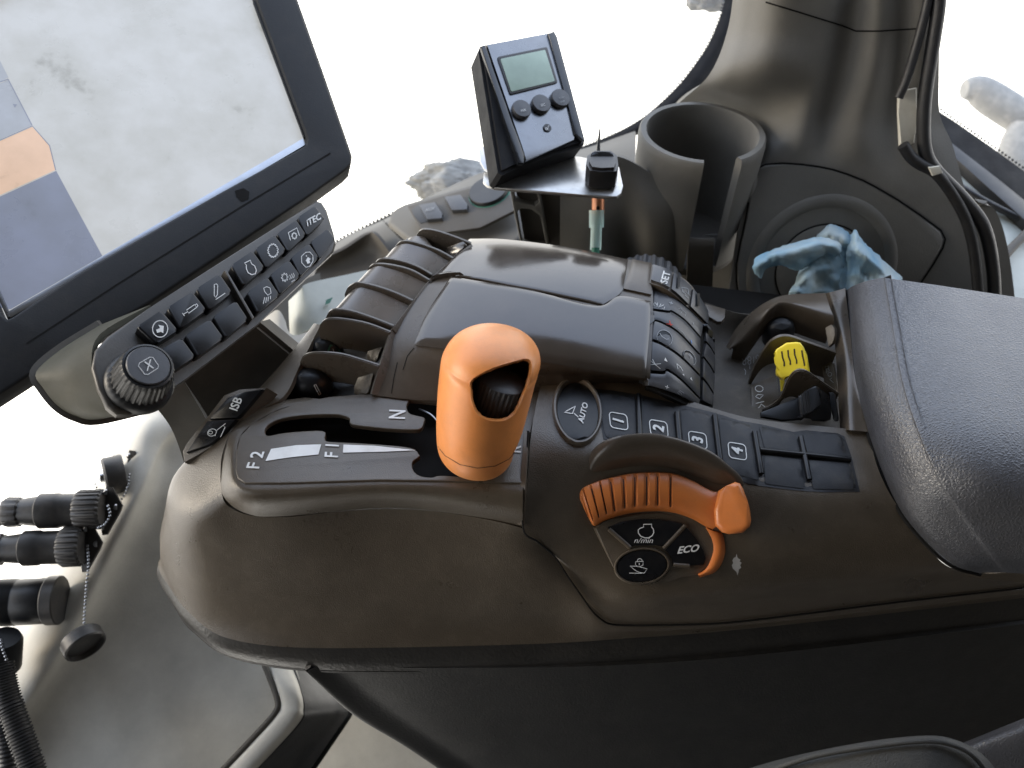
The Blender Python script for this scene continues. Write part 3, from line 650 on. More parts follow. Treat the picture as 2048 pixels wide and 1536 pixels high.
cells = [C6(145, 912, 375, 940, 385, 1240, 195, 1185), C6(400, 945, 590, 992, 615, 1270, 405, 1240), C6(620, 1000, 805, 1045, 850, 1380, 640, 1280), C6(835, 1052, 1040, 1105, 1085, 1440, 870, 1380),
         C6(1065, 1110, 1280, 1155, 1325, 1285, 1100, 1250), C6(1310, 1155, 1545, 1165, 1590, 1295, 1345, 1285), C6(1095, 1275, 1325, 1305, 1345, 1480, 1100, 1450), C6(1350, 1305, 1600, 1322, 1640, 1482, 1370, 1480)]
for i, c in enumerate(cells):
    cx, cy = sum(p[0] for p in c) / 4, sum(p[1] for p in c) / 4
    kx = curved_slab('strip_key', rquad([(p[0] + (cx - p[0]) * .07, p[1] + (cy - p[1]) * .07) for p in c], .1, 3), SB, .0007, 'rubber', con, 2, .0003)
    if i < 4:
        x, y = ((1237, 843), (1317, 858), (1395, 881), (1474, 903))[i]; S_ = Sf(kx)
        word('key_number', '1234'[i], S_, x, y, (3, -24), (-30, -9), parent=kx, bold=.06, lift=.0006)
        fr = rr(x, y, (1, .17), (.1, 1), 17.5, 15.5, .45)
        L_ = len(fr); cut = [fr[3:8] , fr[8:9] + fr[9:13], fr[13:18], fr[18:] + fr[:3]]
        ink('key_frame', S_, closed=[fr], wd=1.7, parent=kx, lift=.0006)
for a, b in ((C6(385, 945), C6(395, 1200)), (C6(605, 1045), C6(622, 1240)), (C6(818, 1060), C6(852, 1330)), (C6(1045, 1155), C6(1085, 1390)), (C6(1308, 1185), C6(1358, 1425)), (C6(1075, 1258), C6(1590, 1312))):
    p = [SB.hit(a[0][0] + (b[0][0] - a[0][0]) * t / 8, a[0][1] + (b[0][1] - a[0][1]) * t / 8, .0012) for t in range(9)]
    tube('strip_rib', p, .0017, 'button_gloss', con, n=8, ns=14)
def ringed(name, outer, inner, S, h, mat, parent, n=60):
    O, I = cr([Vector((*p, 0)) for p in outer], n, True), cr([Vector((*p, 0)) for p in inner], n, True); G = []
    for t, k in ((0, -.001), (.12, .6 * h), (.35, h), (.65, h), (.88, .5 * h), (1, -.001)):
        r = [S.hit(*O[j].lerp(I[j], t).xy, k) for j in range(n)]; G.append(r + [r[0].copy()])
    return sheet(name, G, mat, parent, .0005)
ringed('auto_ring', ell(1154, 824, 50, 70, -8), ell(1155, 826, 40, 58, -8), SR, .0035, 'rim', con)
ab = curved_slab('auto_button', ell(1155, 826, 40, 58, -8, 36), SR, .0022, 'button_gloss', con, 1, .0008); SA = Sf(ab)
C7 = crop(1000, 740, 2.844)
word('auto_letter', '*AUTO', SA, *C7(472, 248)[0], (3.5, -14), (-15.5, -3), parent=ab, bold=.05)
ink('auto_icon', SA, closed=[C7(365, 243, 428, 208, 412, 250)], lines=[C7(420, 248, 445, 270)], wd=1.8, parent=ab)

# --- throttle dial
PD = Pl3(Z(1200, 960, -.010), Z(1430, 970, -.014), Z(1300, 1150, -.044))
ht = [(1140, 968, -.008), (1166, 925, .000), (1194, 891, .0125), (1229, 874, .019), (1274, 867, .021), (1316, 868, .021), (1369, 881, .020), (1422, 903, .017), (1457, 930, .013), (1482, 954, .008), (1496, 985, .002)]
hb = [(1148, 1000), (1158, 978), (1180, 966), (1211, 955), (1264, 944), (1316, 942), (1352, 946), (1390, 960), (1425, 977), (1455, 985), (1490, 995)]
hr = [[PD.hit(a[0], a[1] + 2, a[2] - .012) for a in ht], [PD.hit(a[0], a[1], a[2] - .003) for a in ht], [PD.hit(*a) for a in [(x, y + 3, z) for x, y, z in ht]]]
for f, g in ((.3, .9), (.6, .62), (1, .1)): hr.append([PD.hit(a[0] + (b[0] - a[0]) * f, a[1] + (b[1] - a[1]) * f, a[2] * g + .001) for a, b in zip(ht, hb)])
loft('dial_hood', hr, 60, 18, 'console_smooth', con, .003)
outer = [(1156, 990), (1163, 973), (1185, 962), (1211, 953), (1264, 942), (1316, 940), (1352, 944), (1387, 958), (1418, 975), (1436, 979), (1455, 972), (1472, 965), (1486, 975), (1497, 1005), (1503, 1040)]
inner = [(1176, 1035), (1188, 1052), (1205, 1044), (1225, 1036), (1264, 1026), (1316, 1023), (1352, 1028), (1383, 1039), (1405, 1052), (1424, 1064), (1443, 1066), (1460, 1068), (1482, 1066), (1498, 1056), (1503, 1044)]
lifts = [.006, .010, .0115, .012, .0125, .0125, .0125, .0122, .0118, .0115, .0110, .0105, .0095, .008, .006]
n = 260; O = cr([Vector((*p, 0)) for p in outer], n); I = cr([Vector((*p, 0)) for p in inner], n); Lf = cr([Vector((l, 0, 0)) for l in lifts], n)
gx = [(1172, 1000), (1187, 995), (1203, 985), (1223, 980), (1245, 975), (1268, 972), (1292, 970), (1316, 971), (1341, 975)]
G = []; nvv = 16
def gidx(gp): return min(range(n), key=lambda j: (O[j].lerp(I[j], .45) - Vector((*gp, 0))).length)
gi = [gidx(g) for g in gx]
for i in range(nvv):
    t = i / (nvv - 1); row = []
    for j in range(n):
        fl_ = max(0, min(1, (j / n - .64) / .1)); prof = (math.sin(math.pi * min(1, max(0, t * .86 + .12)))) ** (.55 - .38 * fl_)
        l = .0015 + (Lf[j].x - .0015) * prof
        if any(abs(j - g) <= 1 for g in gi) and .1 < t < .86: l -= .0010
        if t == 0: l = -.002
        if i == nvv - 1: l = .001
        p = O[j].lerp(I[j], t); row.append(PD.hit(p.x, p.y, l))
    G.append(row)
thr = sheet('throttle_lever', G, 'orange_worn', con, .002); thr['label'] = 'orange throttle lever with grooves and a raised grip'
STH = Sf(thr)
ink('groove', STH, lines=[[tuple(O[g].lerp(I[g], t).xy) for t in (.16, .3, .45, .6, .75, .86)] for g in gi], wd=2.2, mat='groove', parent=thr, lift=.00025)
ink('grip_hole', STH, fills=[ell(1434, 1059, 8, 6)], mat='groove', parent=thr, lift=.0004)
PGp = Pl(PD.hit(1465, 1015, .0165), PD.n - RT * .30 + UP * .1)
slab('throttle_grip', [(1436, 981), (1452, 971), (1470, 963), (1480, 966), (1487, 977), (1495, 1003), (1503, 1040), (1500, 1053), (1486, 1065), (1458, 1068), (1444, 1064), (1430, 1050), (1428, 1020)], PGp, .012, 'orange_worn', con, .0042, base=-.009, seg=5, ang=60)
to = [(1432, 1064), (1450, 1064), (1457, 1080), (1458, 1102), (1451, 1122), (1433, 1144), (1404, 1154)]; ti = [(1412, 1056), (1420, 1068), (1426, 1082), (1428, 1102), (1419, 1128), (1410, 1140), (1396, 1149)]
loft('throttle_arc', [[PD.hit(*a, .000) for a in to], [PD.hit(a[0] * .6 + b[0] * .4, a[1] * .6 + b[1] * .4, .006) for a, b in zip(to, ti)], [PD.hit(*a, .0055) for a in ti], [PD.hit(*a, .0) for a in ti]], 26, 10, 'orange_worn', con, .002)
base = slab('dial_face', [(1186, 1055), (1205, 1045), (1225, 1038), (1264, 1028), (1316, 1025), (1352, 1030), (1383, 1041), (1405, 1056), (1419, 1072), (1426, 1090), (1427, 1105), (1418, 1130), (1400, 1149), (1360, 1155), (1330, 1160), (1310, 1168), (1284, 1172), (1255, 1165), (1238, 1150), (1228, 1135)], PD, .0045, 'console', con, .0015, base=-.002)
PF = Pl(PD.p + PD.n * .0025, PD.n)
s1 = slab('dial_key', C7(610, 895, 700, 862, 800, 848, 900, 848, 1000, 862, 1045, 878, 985, 945, 925, 1005, 880, 997, 810, 992, 740, 1003), PF, .0016, 'button_gloss', con, .0006)
s2 = slab('dial_key', C7(1060, 892, 1120, 960, 1160, 1030, 1172, 1070, 1160, 1112, 1080, 1112, 985, 1102, 980, 1060, 930, 1018, 1000, 950), PF, .0016, 'button_gloss', con, .0006)
s3 = slab('dial_key', ell(1284, 1132, 50, 31, -6, 36), PF, .0018, 'button_gloss', con, .0006)
ringed('dial_ring', ell(1284, 1132, 57, 38, -6), ell(1284, 1132, 50, 31, -6), PF, .0022, 'console', con)
for a in (C7(620, 905, 740, 1010), C7(1052, 885, 930, 1015), C7(985, 1108, 1075, 1114)): tube('dial_spoke', [PF.hit(*a[0], .001), PF.hit(*a[1], .001)], .0014, 'console', con, n=8, ns=6)
PF2 = Pl(PF.p + PF.n * .0017, PF.n)
ink('dial_icon', PF2, closed=[C7(815, 878, 863, 877, 862, 893, 872, 905, 875, 925, 865, 943, 845, 955, 825, 955, 800, 945, 787, 928, 786, 910, 797, 900, 817, 893)], wd=1.9, parent=s1)
word('dial_letter', '*n/min', PF2, *C7(817, 969)[0], (17, 0), (1, -15), parent=s1, bold=0)
word('dial_letter', '*ECO', PF2, *C7(1070, 1020)[0], (21, -2.5), (2, -19.5), parent=s2, bold=.05)
ink('dial_icon', PF2, closed=[C7(772, 1090, 815, 1088, 813, 1110, 800, 1117, 782, 1117, 770, 1108), C7(740, 1115, 790, 1118, 838, 1132, 820, 1155, 790, 1150, 770, 1140, 755, 1128)], lines=[C7(780, 1088, 785, 1076, 796, 1072, 806, 1078, 810, 1088), C7(735, 1155, 808, 1156), C7(792, 1098, 793, 1110)], wd=1.3, parent=s3)
curved_slab('paint_chip', C7(1322, 1082, 1330, 1068, 1340, 1064, 1346, 1045, 1350, 1066, 1358, 1074, 1368, 1078, 1362, 1088, 1374, 1096, 1366, 1110, 1372, 1124, 1358, 1134, 1356, 1150, 1350, 1168, 1345, 1148, 1336, 1140, 1324, 1128, 1318, 1110, 1326, 1098), SR, .0002, 'paint_wear', con, 1, .0001)

# --- padded rest
PADR = [ZR(1694, 580, 0.001, 1706, 572, 0.018, 1730, 563, 0.028, 1766, 555, 0.0355, 1781, 557.13, 0.0381, 1900, 574, 0.042, 2110, 606, 0.042),
        ZR(1698, 650, 0, 1712, 648, 0.018, 1745, 648, 0.029, 1782, 648, 0.0355, 1797, 649.3, 0.0381, 1920, 660, 0.043, 2112, 676, 0.044),
        ZR(1712, 765, -0.001, 1726, 764, 0.016, 1762, 764, 0.028, 1802, 764, 0.0355, 1817, 764.68, 0.0381, 1935, 770, 0.044, 2112, 776, 0.045),
        ZR(1742, 880, -0.006, 1756, 878, 0.011, 1795, 876, 0.024, 1836, 872, 0.0325, 1851, 872.5, 0.0351, 1955, 876, 0.042, 2112, 880, 0.044),
        ZR(1790, 1000, -0.014, 1802, 993, 0.001, 1840, 982, 0.014, 1878, 968, 0.0235, 1893, 968, 0.0261, 1980, 968, 0.033, 2112, 972, 0.036),
        ZR(1842, 1072, -0.023, 1855, 1065, -0.009, 1890, 1052, 0.002, 1925, 1040, 0.01, 1940, 1040.4, 0.0126, 2010, 1042, 0.017, 2112, 1052, 0.02),
        ZR(1905, 1128, -0.035, 1916, 1124, -0.025, 1945, 1116, -0.015, 1975, 1110, -0.009, 1990, 1110.9, -0.0064, 2040, 1114, -0.005, 2112, 1122, -0.004),
        ZR(1960, 1147, -0.045, 1968, 1145, -0.042, 1985, 1145, -0.038, 2005, 1145, -0.036, 2020, 1145.8, -0.0338, 2060, 1148, -0.034, 2112, 1150, -0.034)]
loft('arm_pad', PADR, 110, 90, 'pad', con, .004)
loft('pad_skirt', [ZR(1930, 1138, -.042, 1962, 1147, -.046, 2020, 1146, -.037, 2112, 1149, -.035), ZR(1930, 1150, -.055, 1970, 1158, -.060, 2030, 1164, -.066, 2118, 1180, -.080)], 16, 5, 'console', con, .003)
tube('pad_piping', [Z(*p) for p in ((1692, 582, .0), (1697, 650, -.001), (1710, 765, -.003), (1740, 882, -.009), (1788, 1003, -.017), (1840, 1076, -.026), (1902, 1131, -.038), (1960, 1149, -.047))], .0012, 'core', con, n=8, ns=50)

# --- lever well behind the strip
loft('well_floor', [ZR(1408, 604, -.006, 1500, 629, -.008, 1600, 600, -.006, 1692, 576, -.004), ZR(1415, 690, -.024, 1500, 690, -.026, 1600, 690, -.026, 1700, 680, -.024),
                    ZR(1418, 770, -.028, 1500, 780, -.028, 1600, 780, -.028, 1715, 780, -.026), ZR(1412, 815, -.024, 1500, 842, -.022, 1620, 854, -.022, 1738, 865, -.022)], 40, 40, 'well', con, .003)
loft('end_wall', [ZR(1648, 588, -.002, 1662, 584, .004, 1690, 577, .004), ZR(1664, 640, -.004, 1676, 640, .003, 1699, 650, .003), ZR(1672, 720, -.008, 1690, 720, .0, 1712, 765, .0), ZR(1680, 860, -.016, 1700, 860, -.006, 1740, 864, -.007)], 20, 24, 'console_smooth', con, .004)
L8 = crop(1420, 560, 4.8)
oz = [(-.020), (-.013), (.0), (.008), (.011), (.010)]; op = L8(155, 645, 240, 480, 380, 325, 560, 200, 750, 140, 1110, 125)
ip = L8(220, 675, 350, 610, 480, 430, 590, 290, 740, 252, 1190, 400); iz = [-.020, -.012, .004, .014, .015, .008]
loft('lever_shroud', [[Z(*p, z) for p, z in zip(op, oz)], [Z(p[0] * .5 + q[0] * .5, p[1] * .5 + q[1] * .5, (z + y) / 2 + .003) for p, q, z, y in zip(op, ip, oz, iz)], [Z(*p, z) for p, z in zip(ip, iz)], [down(Z(*p, z), .02) for p, z in zip(ip, iz)]], 40, 16, 'console_smooth', con, .002)
def lfin(px, z, name='lever_fin'): fin(px, z, name, 'console', .024, .0022, con, anchor=-1, nrm=Vector((.05, 1, 0)).normalized())
lfin(L8(370, 990, 430, 830, 550, 630, 640, 558, 720, 540, 800, 552, 920, 595, 1215, 700), .003)
lfin(L8(510, 1245, 620, 1190, 690, 1110, 740, 980, 800, 895, 870, 866, 950, 890, 1060, 970, 1240, 1095), -.003)
PE = Pl(Z(1660, 700, -.002), (-.75, -.35, .55))
slab('end_plate', L8(1062, 725, 1180, 800, 1235, 1090, 1092, 985), PE, .002, 'console', con, .0006)
slab('end_plate', L8(1085, 365, 1150, 400, 1195, 460, 1200, 540, 1180, 600, 1135, 640), Pl(Z(1655, 660, .0), (-.75, -.35, .55)), .003, 'console', con, .001)
ink('end_icon', Pl(PE.p + PE.n * .0021, PE.n), closed=[L8(1105, 830, 1140, 825, 1140, 850, 1118, 880), ell(*L8(1130, 865)[0], 3, 3, 0, 12), ell(*L8(1150, 905)[0], 4, 4, 0, 12)], lines=[L8(1110, 880, 1125, 895), L8(1170, 940, 1150, 955, 1185, 985)], wd=1, mat='print_dim', parent=con)
fl = Pl((0, 0, -.0265), (0, 0, 1)); fl2 = Pl((0, 0, -.0262), (0, 0, 1))
slab('range_plate', L8(395, 1010, 640, 900, 660, 1120, 500, 1255, 400, 1290), Pl((0, 0, -.0275), (0, 0, 1)), .002, 'console', con, .0005)
ink('range_icon', Pl((0, 0, -.0255), (0, 0, 1)), closed=[ell(*L8(472, 1043)[0], 8, 6, 10, 16), L8(438, 1120, 460, 1098, 478, 1100, 515, 1105, 490, 1125, 478, 1140, 455, 1130), L8(470, 1250, 455, 1235, 480, 1215, 490, 1190, 525, 1215, 510, 1235)], lines=[L8(440, 1185, 520, 1165)], wd=1.3, mat='print', parent=con, lift=.0003)
ink('range_icon', fl, closed=[ell(*L8(330, 755)[0], 3.5, 4, 0, 12), ell(*L8(378, 755)[0], 3.5, 4, 0, 12), ell(*L8(330, 795)[0], 3, 4, 0, 12), ell(*L8(378, 790)[0], 3, 4, 0, 12), ell(*L8(455, 740)[0], 3, 4, 0, 12)], lines=[L8(420, 735, 418, 800), L8(328, 850, 345, 880, 338, 910), L8(382, 820, 382, 855)], wd=1, mat='print_dim', parent=con, lift=.0004)
kn = lathe('lever_knob', Z(*L8(660, 500)[0], -.006), (-.15, -.35, .9), [(.004, -.016), (.0085, -.012), (.0095, -.004), (.0092, .004), (.0078, .0095), (.0050, .0125), (0, .0135)], 'button', con, n=28, sq=(1.1, .85), xdir=(1, 0, 0))
# yellow hand lever: a wedge-shaped cap with four grooves on a stem
PY = Pl(Z(*L8(790, 800)[0], .004), (-.25, -.62, .74))
yl = slab('yellow_lever_cap', L8(622, 690, 640, 660, 735, 600, 830, 592, 870, 600, 900, 640, 935, 720, 962, 880, 940, 900, 830, 870, 760, 900, 715, 960, 680, 935, 645, 905, 640, 870, 648, 800, 640, 740), PY, .011, 'yellow', con, .0032, base=-.006, seg=4)
ST2 = Sf(yl)
slab('yellow_lever_face', L8(650, 855, 690, 862, 860, 835, 900, 850, 880, 870, 800, 890, 720, 955, 655, 915), PY, .006, 'yellow', con, .002, base=-.007)
ink('groove', ST2, lines=[L8(688, 685, 695, 740, 712, 790, 712, 828), L8(748, 672, 752, 730, 770, 780, 770, 815), L8(808, 660, 812, 715, 830, 770, 832, 805), L8(880, 675, 888, 730, 900, 780, 908, 825)], wd=3.0, mat='groove', parent=yl, lift=.0002)
slab('yellow_stem', L8(672, 940, 720, 960, 700, 1060, 682, 1070), Pl(Z(*L8(690, 1000)[0], -.014), (-.25, -.62, .74)), .004, 'yellow', con, .0008, base=-.002)
# black slider with ribbed block
PS = Pl(Z(*L8(700, 1250)[0], -.006), (-.1, -.4, .9))
slab('slider_arm', L8(490, 1265, 620, 1220, 850, 1120, 880, 1330, 700, 1345, 490, 1310), PS, .003, 'button', con, .001, base=-.004)
PB = Pl(Z(*L8(940, 1200)[0], .001), (-.3, -.45, .84))
sbk = slab('slider_block', L8(848, 1118, 905, 1070, 1000, 1012, 1040, 1020, 1065, 1200, 980, 1260, 870, 1325), PB, .008, 'button', con, .0012, base=-.006)
SBK = Sf(sbk)
ink('slider_ribs', SBK, lines=[L8(860, 1120, 880, 1310), L8(885, 1105, 905, 1292), L8(915, 1085, 932, 1275), L8(940, 1065, 958, 1262)], wd=2.2, mat='black_gloss', parent=sbk, lift=.0012)
slab('slider_end', L8(1042, 1022, 1145, 1105, 1175, 1290, 1165, 1345, 1110, 1365, 985, 1330, 870, 1328, 980, 1262, 1066, 1202), Pl(Z(*L8(1060, 1250)[0], -.001), (.25, -.75, .6)), .004, 'button_gloss', con, .0015, base=-.004)
slab('slider_stop', L8(1130, 1078, 1175, 1075, 1195, 1090, 1228, 1330, 1222, 1350, 1190, 1352, 1180, 1340, 1165, 1180), Pl(Z(*L8(1190, 1200)[0], -.004), (-.5, -.5, .7)), .004, 'button', con, .001, base=-.003)

# --- drive lever: orange handle with a thumb wheel in a window
axis = [(950, 902, 70, .447, .027), (951, 892, 76, .445, .030), (953, 872, 80, .440, .0325), (960, 838, 87, .434, .034), (968, 790, 92.5, .428, .034), (976, 745, 96, .422, .033), (980, 730, 97, .419, .031), (983, 722, 96, .418, .029)]
opn = [Vector(p) for p in [(943, 764), (960, 750), (992, 735), (1030, 724), (1052, 720), (1060, 730), (1057, 758), (1045, 792), (1030, 824), (1010, 838), (982, 839), (958, 828), (946, 804), (943, 782)]]
oc_ = sum(opn, Vector((0, 0))) / len(opn); opn = [oc_ + (p - oc_) * 1.05 for p in opn]
opn = [v.xy for v in cr([(p.x, p.y, 0) for p in opn], 60, True)]
def sd(p):                                   # signed distance in pixels to the window outline (inside > 0)
    d = 1e9; ins = False
    for i in range(len(opn)):
        a, b = opn[i - 1], opn[i]; ab_ = b - a; t = max(0, min(1, (p - a).dot(ab_) / max(ab_.length_squared, 1e-9))); d = min(d, (a + ab_ * t - p).length)
        if (a.y > p.y) != (b.y > p.y) and p.x < (b.x - a.x) * (p.y - a.y) / (b.y - a.y) + a.x: ins = not ins
    return d if ins else -d
def proj(p):
    v = p - C; d = v.dot(FW); return Vector((CX + FPX * v.dot(RT) / d, CY - FPX * v.dot(UP) / d))
ax3 = cr([D(a, b, d) for a, b, _, d, _ in axis], 110); wd3 = cr([Vector((h * d / FPX, q, 0)) for _, _, h, d, q in axis], 110)
axd = (ax3[-1] - ax3[0]).normalized(); dv = axd.cross(RT).normalized()
if dv.dot(FW) > 0: dv = -dv
wvec = axd.cross(dv).normalized()
if wvec.dot(RT) < 0: wvec = -wvec
rings = []
for k in range(9):                           # bottom dome
    t = k / 9; s = math.sin(t * math.pi / 2) ** .8; rings.append((ax3[0] - axd * .010 * (1 - math.sin(t * math.pi / 2)), wd3[0].x * (.25 + .75 * s), wd3[0].y * (.25 + .75 * s)))
rings += [(p, w_.x, w_.y) for p, w_ in zip(ax3, wd3)]
for k in range(1, 34):                       # top dome
    t = k / 33; c_ = math.cos(t * math.pi / 2) ** .9 if t < 1 else 0; rings.append((ax3[-1] + (axd * .0165 + wvec * .0035) * math.sin(t * math.pi / 2), wd3[-1].x * c_, wd3[-1].y * c_))
n = 260; V, F, ds = [], [], []
lean = axd * .97 + wvec * .25
for i, (o, a, b) in enumerate(rings):
    for j in range(n):
        t = 2 * math.pi * j / n; ct, st_ = math.cos(t), math.sin(t); e_ = .95
        p = o + wvec * (abs(ct) ** e_ * (1 if ct > 0 else -1)) * a + dv * (abs(st_) ** e_ * (1 if st_ > 0 else -1)) * b
        s_ = -99
        if (p - o).dot(dv) > -b * .3 and a > .004:
            q = proj(p); s_ = sd(q)
            if abs(s_) < 2.2:                    # snap the nearest points onto the window outline
                g = Vector((sd(q + Vector((.5, 0))) - sd(q - Vector((.5, 0))), sd(q + Vector((0, .5))) - sd(q - Vector((0, .5)))))
                if g.length > .2: g.normalize(); k = -s_ * (p - C).dot(FW) / FPX; p = p + RT * g.x * k - UP * g.y * k; s_ = 0
        V.append(p); ds.append(s_)
for i in range(len(rings) - 1):
    for j in range(n):
        f = (i * n + j, i * n + (j + 1) % n, (i + 1) * n + (j + 1) % n, (i + 1) * n + j)
        if not all(ds[v] >= 0 for v in f): F.append(f)
F.append(tuple(range(n))[::-1])
full = [(i * n + j, i * n + (j + 1) % n, (i + 1) * n + (j + 1) % n, (i + 1) * n + j) for i in range(len(rings) - 1) for j in range(n)]
hull = BVHTree.FromPolygons(V, full)
lev = mk('drive_lever', V, F, 'orange', con, ang=70)
lev['label'] = 'orange drive lever handle with a black thumb wheel'
cen_o = sum((Vector(p) for p in opn), Vector((0, 0))) / len(opn); rg = []
def hullhit(p):
    r = ray(p.x, p.y).normalized(); l, nn, _, _ = hull.ray_cast(C, r); return l, (nn if nn.dot(r) < 0 else -nn)
for ins, lf in ((-1.0, .0003), (1.0, .0002), (2.2, -.0012), (3.2, -.0035), (3.8, -.008), (4.2, -.022)):
    r_ = []
    for p in opn:
        q = p + (cen_o - p).normalized() * ins; l, nn = hullhit(p + (cen_o - p).normalized() * min(ins, 2)); d_ = (q - p)
        kk = (l - C).dot(FW) / FPX; l = l + (RT * (cen_o - p).normalized().x - UP * (cen_o - p).normalized().y) * kk * max(0, ins - 2)
        r_.append(l + (nn * lf if lf > -.002 else nn * -.0012 + (l - C).normalized() * (-lf - .0012)))
    rg.append(r_ + [r_[0].copy()])
sheet('wheel_window', rg, 'orange', lev, .0006)
ink('handle_seam', Sf(lev), lines=[[(876, 893), (890, 911), (920, 929), (955, 936), (990, 932), (1018, 918), (1030, 904)]], wd=1.3, mat='groove', parent=lev, lift=.0001)
wc = D(999, 781, .4118); wr = .0128
lathe('thumb_roller', wc, axd + RT * .12 - FW * .05, [(.003, -.012), (wr * .93, -.012), (wr, -.010), (wr, .0050), (wr * .95, .0066), (wr * .80, .0078), (wr * .40, .0086), (0, .0088)], 'roller', lev, rib=30, ribd=.07, ribr=(1, 2, 3))
tube('lever_shaft', [D(953, 915, .452), Z(945, 905, -.03)], .009, 'black', con, n=14, ns=4)

tube('deck_seam', [Z(*p) for p in ((1056, 862, .0085), (1052, 950, .0), (1046, 1056, -.019), (1076, 1084, -.0285), (1109, 1113, -.0385), (1135, 1152, -.050), (1163, 1192, -.0620), (1186, 1224, -.0725), (1207, 1242, -.080), (1225, 1249, -.084), (1262, 1251, -.085), (1340, 1250, -.085), (1450, 1246, -.085), (1600, 1229, -.085), (1800, 1204, -.087), (2110, 1169, -.089))], .0006, 'core', con, n=6, ns=110)
# ================================================================== CAB SHELL round the console (unseen roof, floor, walls and front block put in to shade the scene)
def struct(o, label=None): o['kind'] = 'structure'; return o
ax = ((1, 0, 0), (0, 1, 0), (0, 0, 1))
struct(box('cab_roof', (0, -.53, .80), ax, (2.6, 1.36, .06), 'lining', bev=.01))
struct(box('cab_floor', (.45, -.2, -.85), ax, (1.6, 1.5, .06), 'lining', bev=.01))
struct(box('shade_wall', (.25, -.98, -.02), ax, (2.2, .06, 1.6), 'lining', bev=.01))  # unseen wall added to keep light off the driver's side

struct(box('dash_blocker', (-.85, -.72, -.5), ax, (.35, .6, .7), 'lining', bev=.03))  # unseen block added at the front to keep the pedestal dark
struct(box('shade_wall', (.95, -.45, -.1), ax, (.12, 1.0, 1.3), 'lining', bev=.02))  # unseen slab added to block light from the right rear

# ================================================================== MONITOR
mon = thing('monitor', 'large black touchscreen monitor with smudged pale map screen', 'monitor', D(300, 300, .52))
PM = Pl3(D(703, 325, .56), D(595, 0, .59), D(0, 780, .445))
K = crop(200, 400, 3.4917); C1 = crop(0, 0, 2.8444); C2 = crop(0, 380, 2.8444)
outl = [(430, -460), (590, -14), (648, 150), (700, 300), (704, 314), (702, 328), (690, 340), (612, 396), (299, 606), (140, 698), (0, 788), (-200, 915), (-420, 500), (-560, 60)]
hole = [(430, -220), (513, 0), (560, 128), (610, 262), (615, 278), (612, 288), (600, 296), (440, 384), (162, 542), (24, 633), (14, 637), (6, 630), (-110, 360), (-240, 60)]
bez = holed('bezel', [outl, hole], PM, .014, 'monitor', mon, .002)
PMS = Pl(PM.p - PM.n * .010, PM.n)
prism('housing', [PM.hit(*p, -.0145) for p in outl], [PM.hit(*p, -.04) for p in outl], 'monitor', mon, .004)
scr = slab('screen', [(440, -260), (540, 0), (640, 285), (600, 310), (0, 660), (-40, 640), (-270, 40)], PMS, .0012, 'screen', mon, 0, base=-.002)
def rimstrip(a, b, w0, mat):
    return slab('screen_rim', [a, b, (b[0] + w0[0], b[1] + w0[1]), (a[0] + w0[0], a[1] + w0[1])], PM, .003, mat, mon, .0008, base=-.0075)
rimstrip((612, 289), (20, 636), (-6, -13), 'metal'); rimstrip((512, 0), (614, 272), (-6, 2), 'monitor'); rimstrip((14, 636), (-110, 362), (9, -3), 'metal')
for mat, f in (('map_grey', C1(-60, 240, 0, 345, 48, 440, -60, 500)), ('map_grey', C1(-200, 560, 46, 455, 182, 712, -200, 880)), ('map_orange', C1(-200, 890, 184, 722, 282, 830, 316, 966, -200, 1200)),
               ('map_blue', C1(-200, 1210, 320, 972, 582, 1456, 300, 1620, 60, 1760, -60, 1740))):
    ink('map_area', PMS, fills=[f], mat=mat, parent=scr, lift=.0006)
ink('map_line', PMS, lines=[C1(-40, 480, 46, 450), C1(-40, 815, 184, 716, 282, 828, 317, 968), C1(46, 450, 182, 712)], wd=2.2, mat='map_line', parent=scr, lift=.0010)
ink('map_line', PMS, fills=[C1(72, 590, 98, 594, 84, 612)], mat='map_line', parent=scr, lift=.0010)
ink('bezel_groove', PM, lines=[[(661, 306), (480, 415), (240, 565), (53, 687)]], wd=3, mat='core', parent=bez, lift=.0003)
ink('bezel_stain', PM, fills=[C1(1335, 1085, 1385, 1070, 1418, 1090, 1415, 1130, 1375, 1148, 1345, 1120)], mat='core', parent=bez, lift=.0003)
# button bar under the monitor
PK = Pl3(D(645, 420, .540), D(290, 690, .438), D(665, 500, .532))
face = [(633, 400), (645, 404), (655, 420), (668, 470), (673, 488), (668, 504), (640, 530), (515, 648), (372, 757), (314, 797), (262, 828), (235, 828), (214, 812), (196, 778), (184, 735), (190, 700), (215, 672), (300, 615)]
bar = slab('button_bar', face, PK, .006, 'bar', mon, .0022, base=-.006, seg=3)
bar['label'] = 'brown button bar with rotary knob under the screen'
fr_ = [(300, 610), (200, 668), (183, 730), (195, 778), (214, 812), (235, 828), (264, 827), (330, 790)]; bk_ = [(200, 650), (120, 700), (72, 744), (86, 776), (116, 812), (151, 832), (195, 839), (300, 815)]
loft('bar_housing', [[PK.hit(*p, -.003) for p in fr_], [PK.hit(a[0] * .55 + b[0] * .45, a[1] * .55 + b[1] * .45, -.014) for a, b in zip(fr_, bk_)], [PK.hit(*p, -.032) for p in bk_]], 36, 10, 'bar_back', mon, .003)
loft('bar_end_cap', [[PK.hit(*p, -.033) for p in bk_], [PK.hit(p[0] + 6, p[1] - 1, -.045) for p in bk_]], 36, 4, 'trim_dark', mon, .003)
PKb = PK
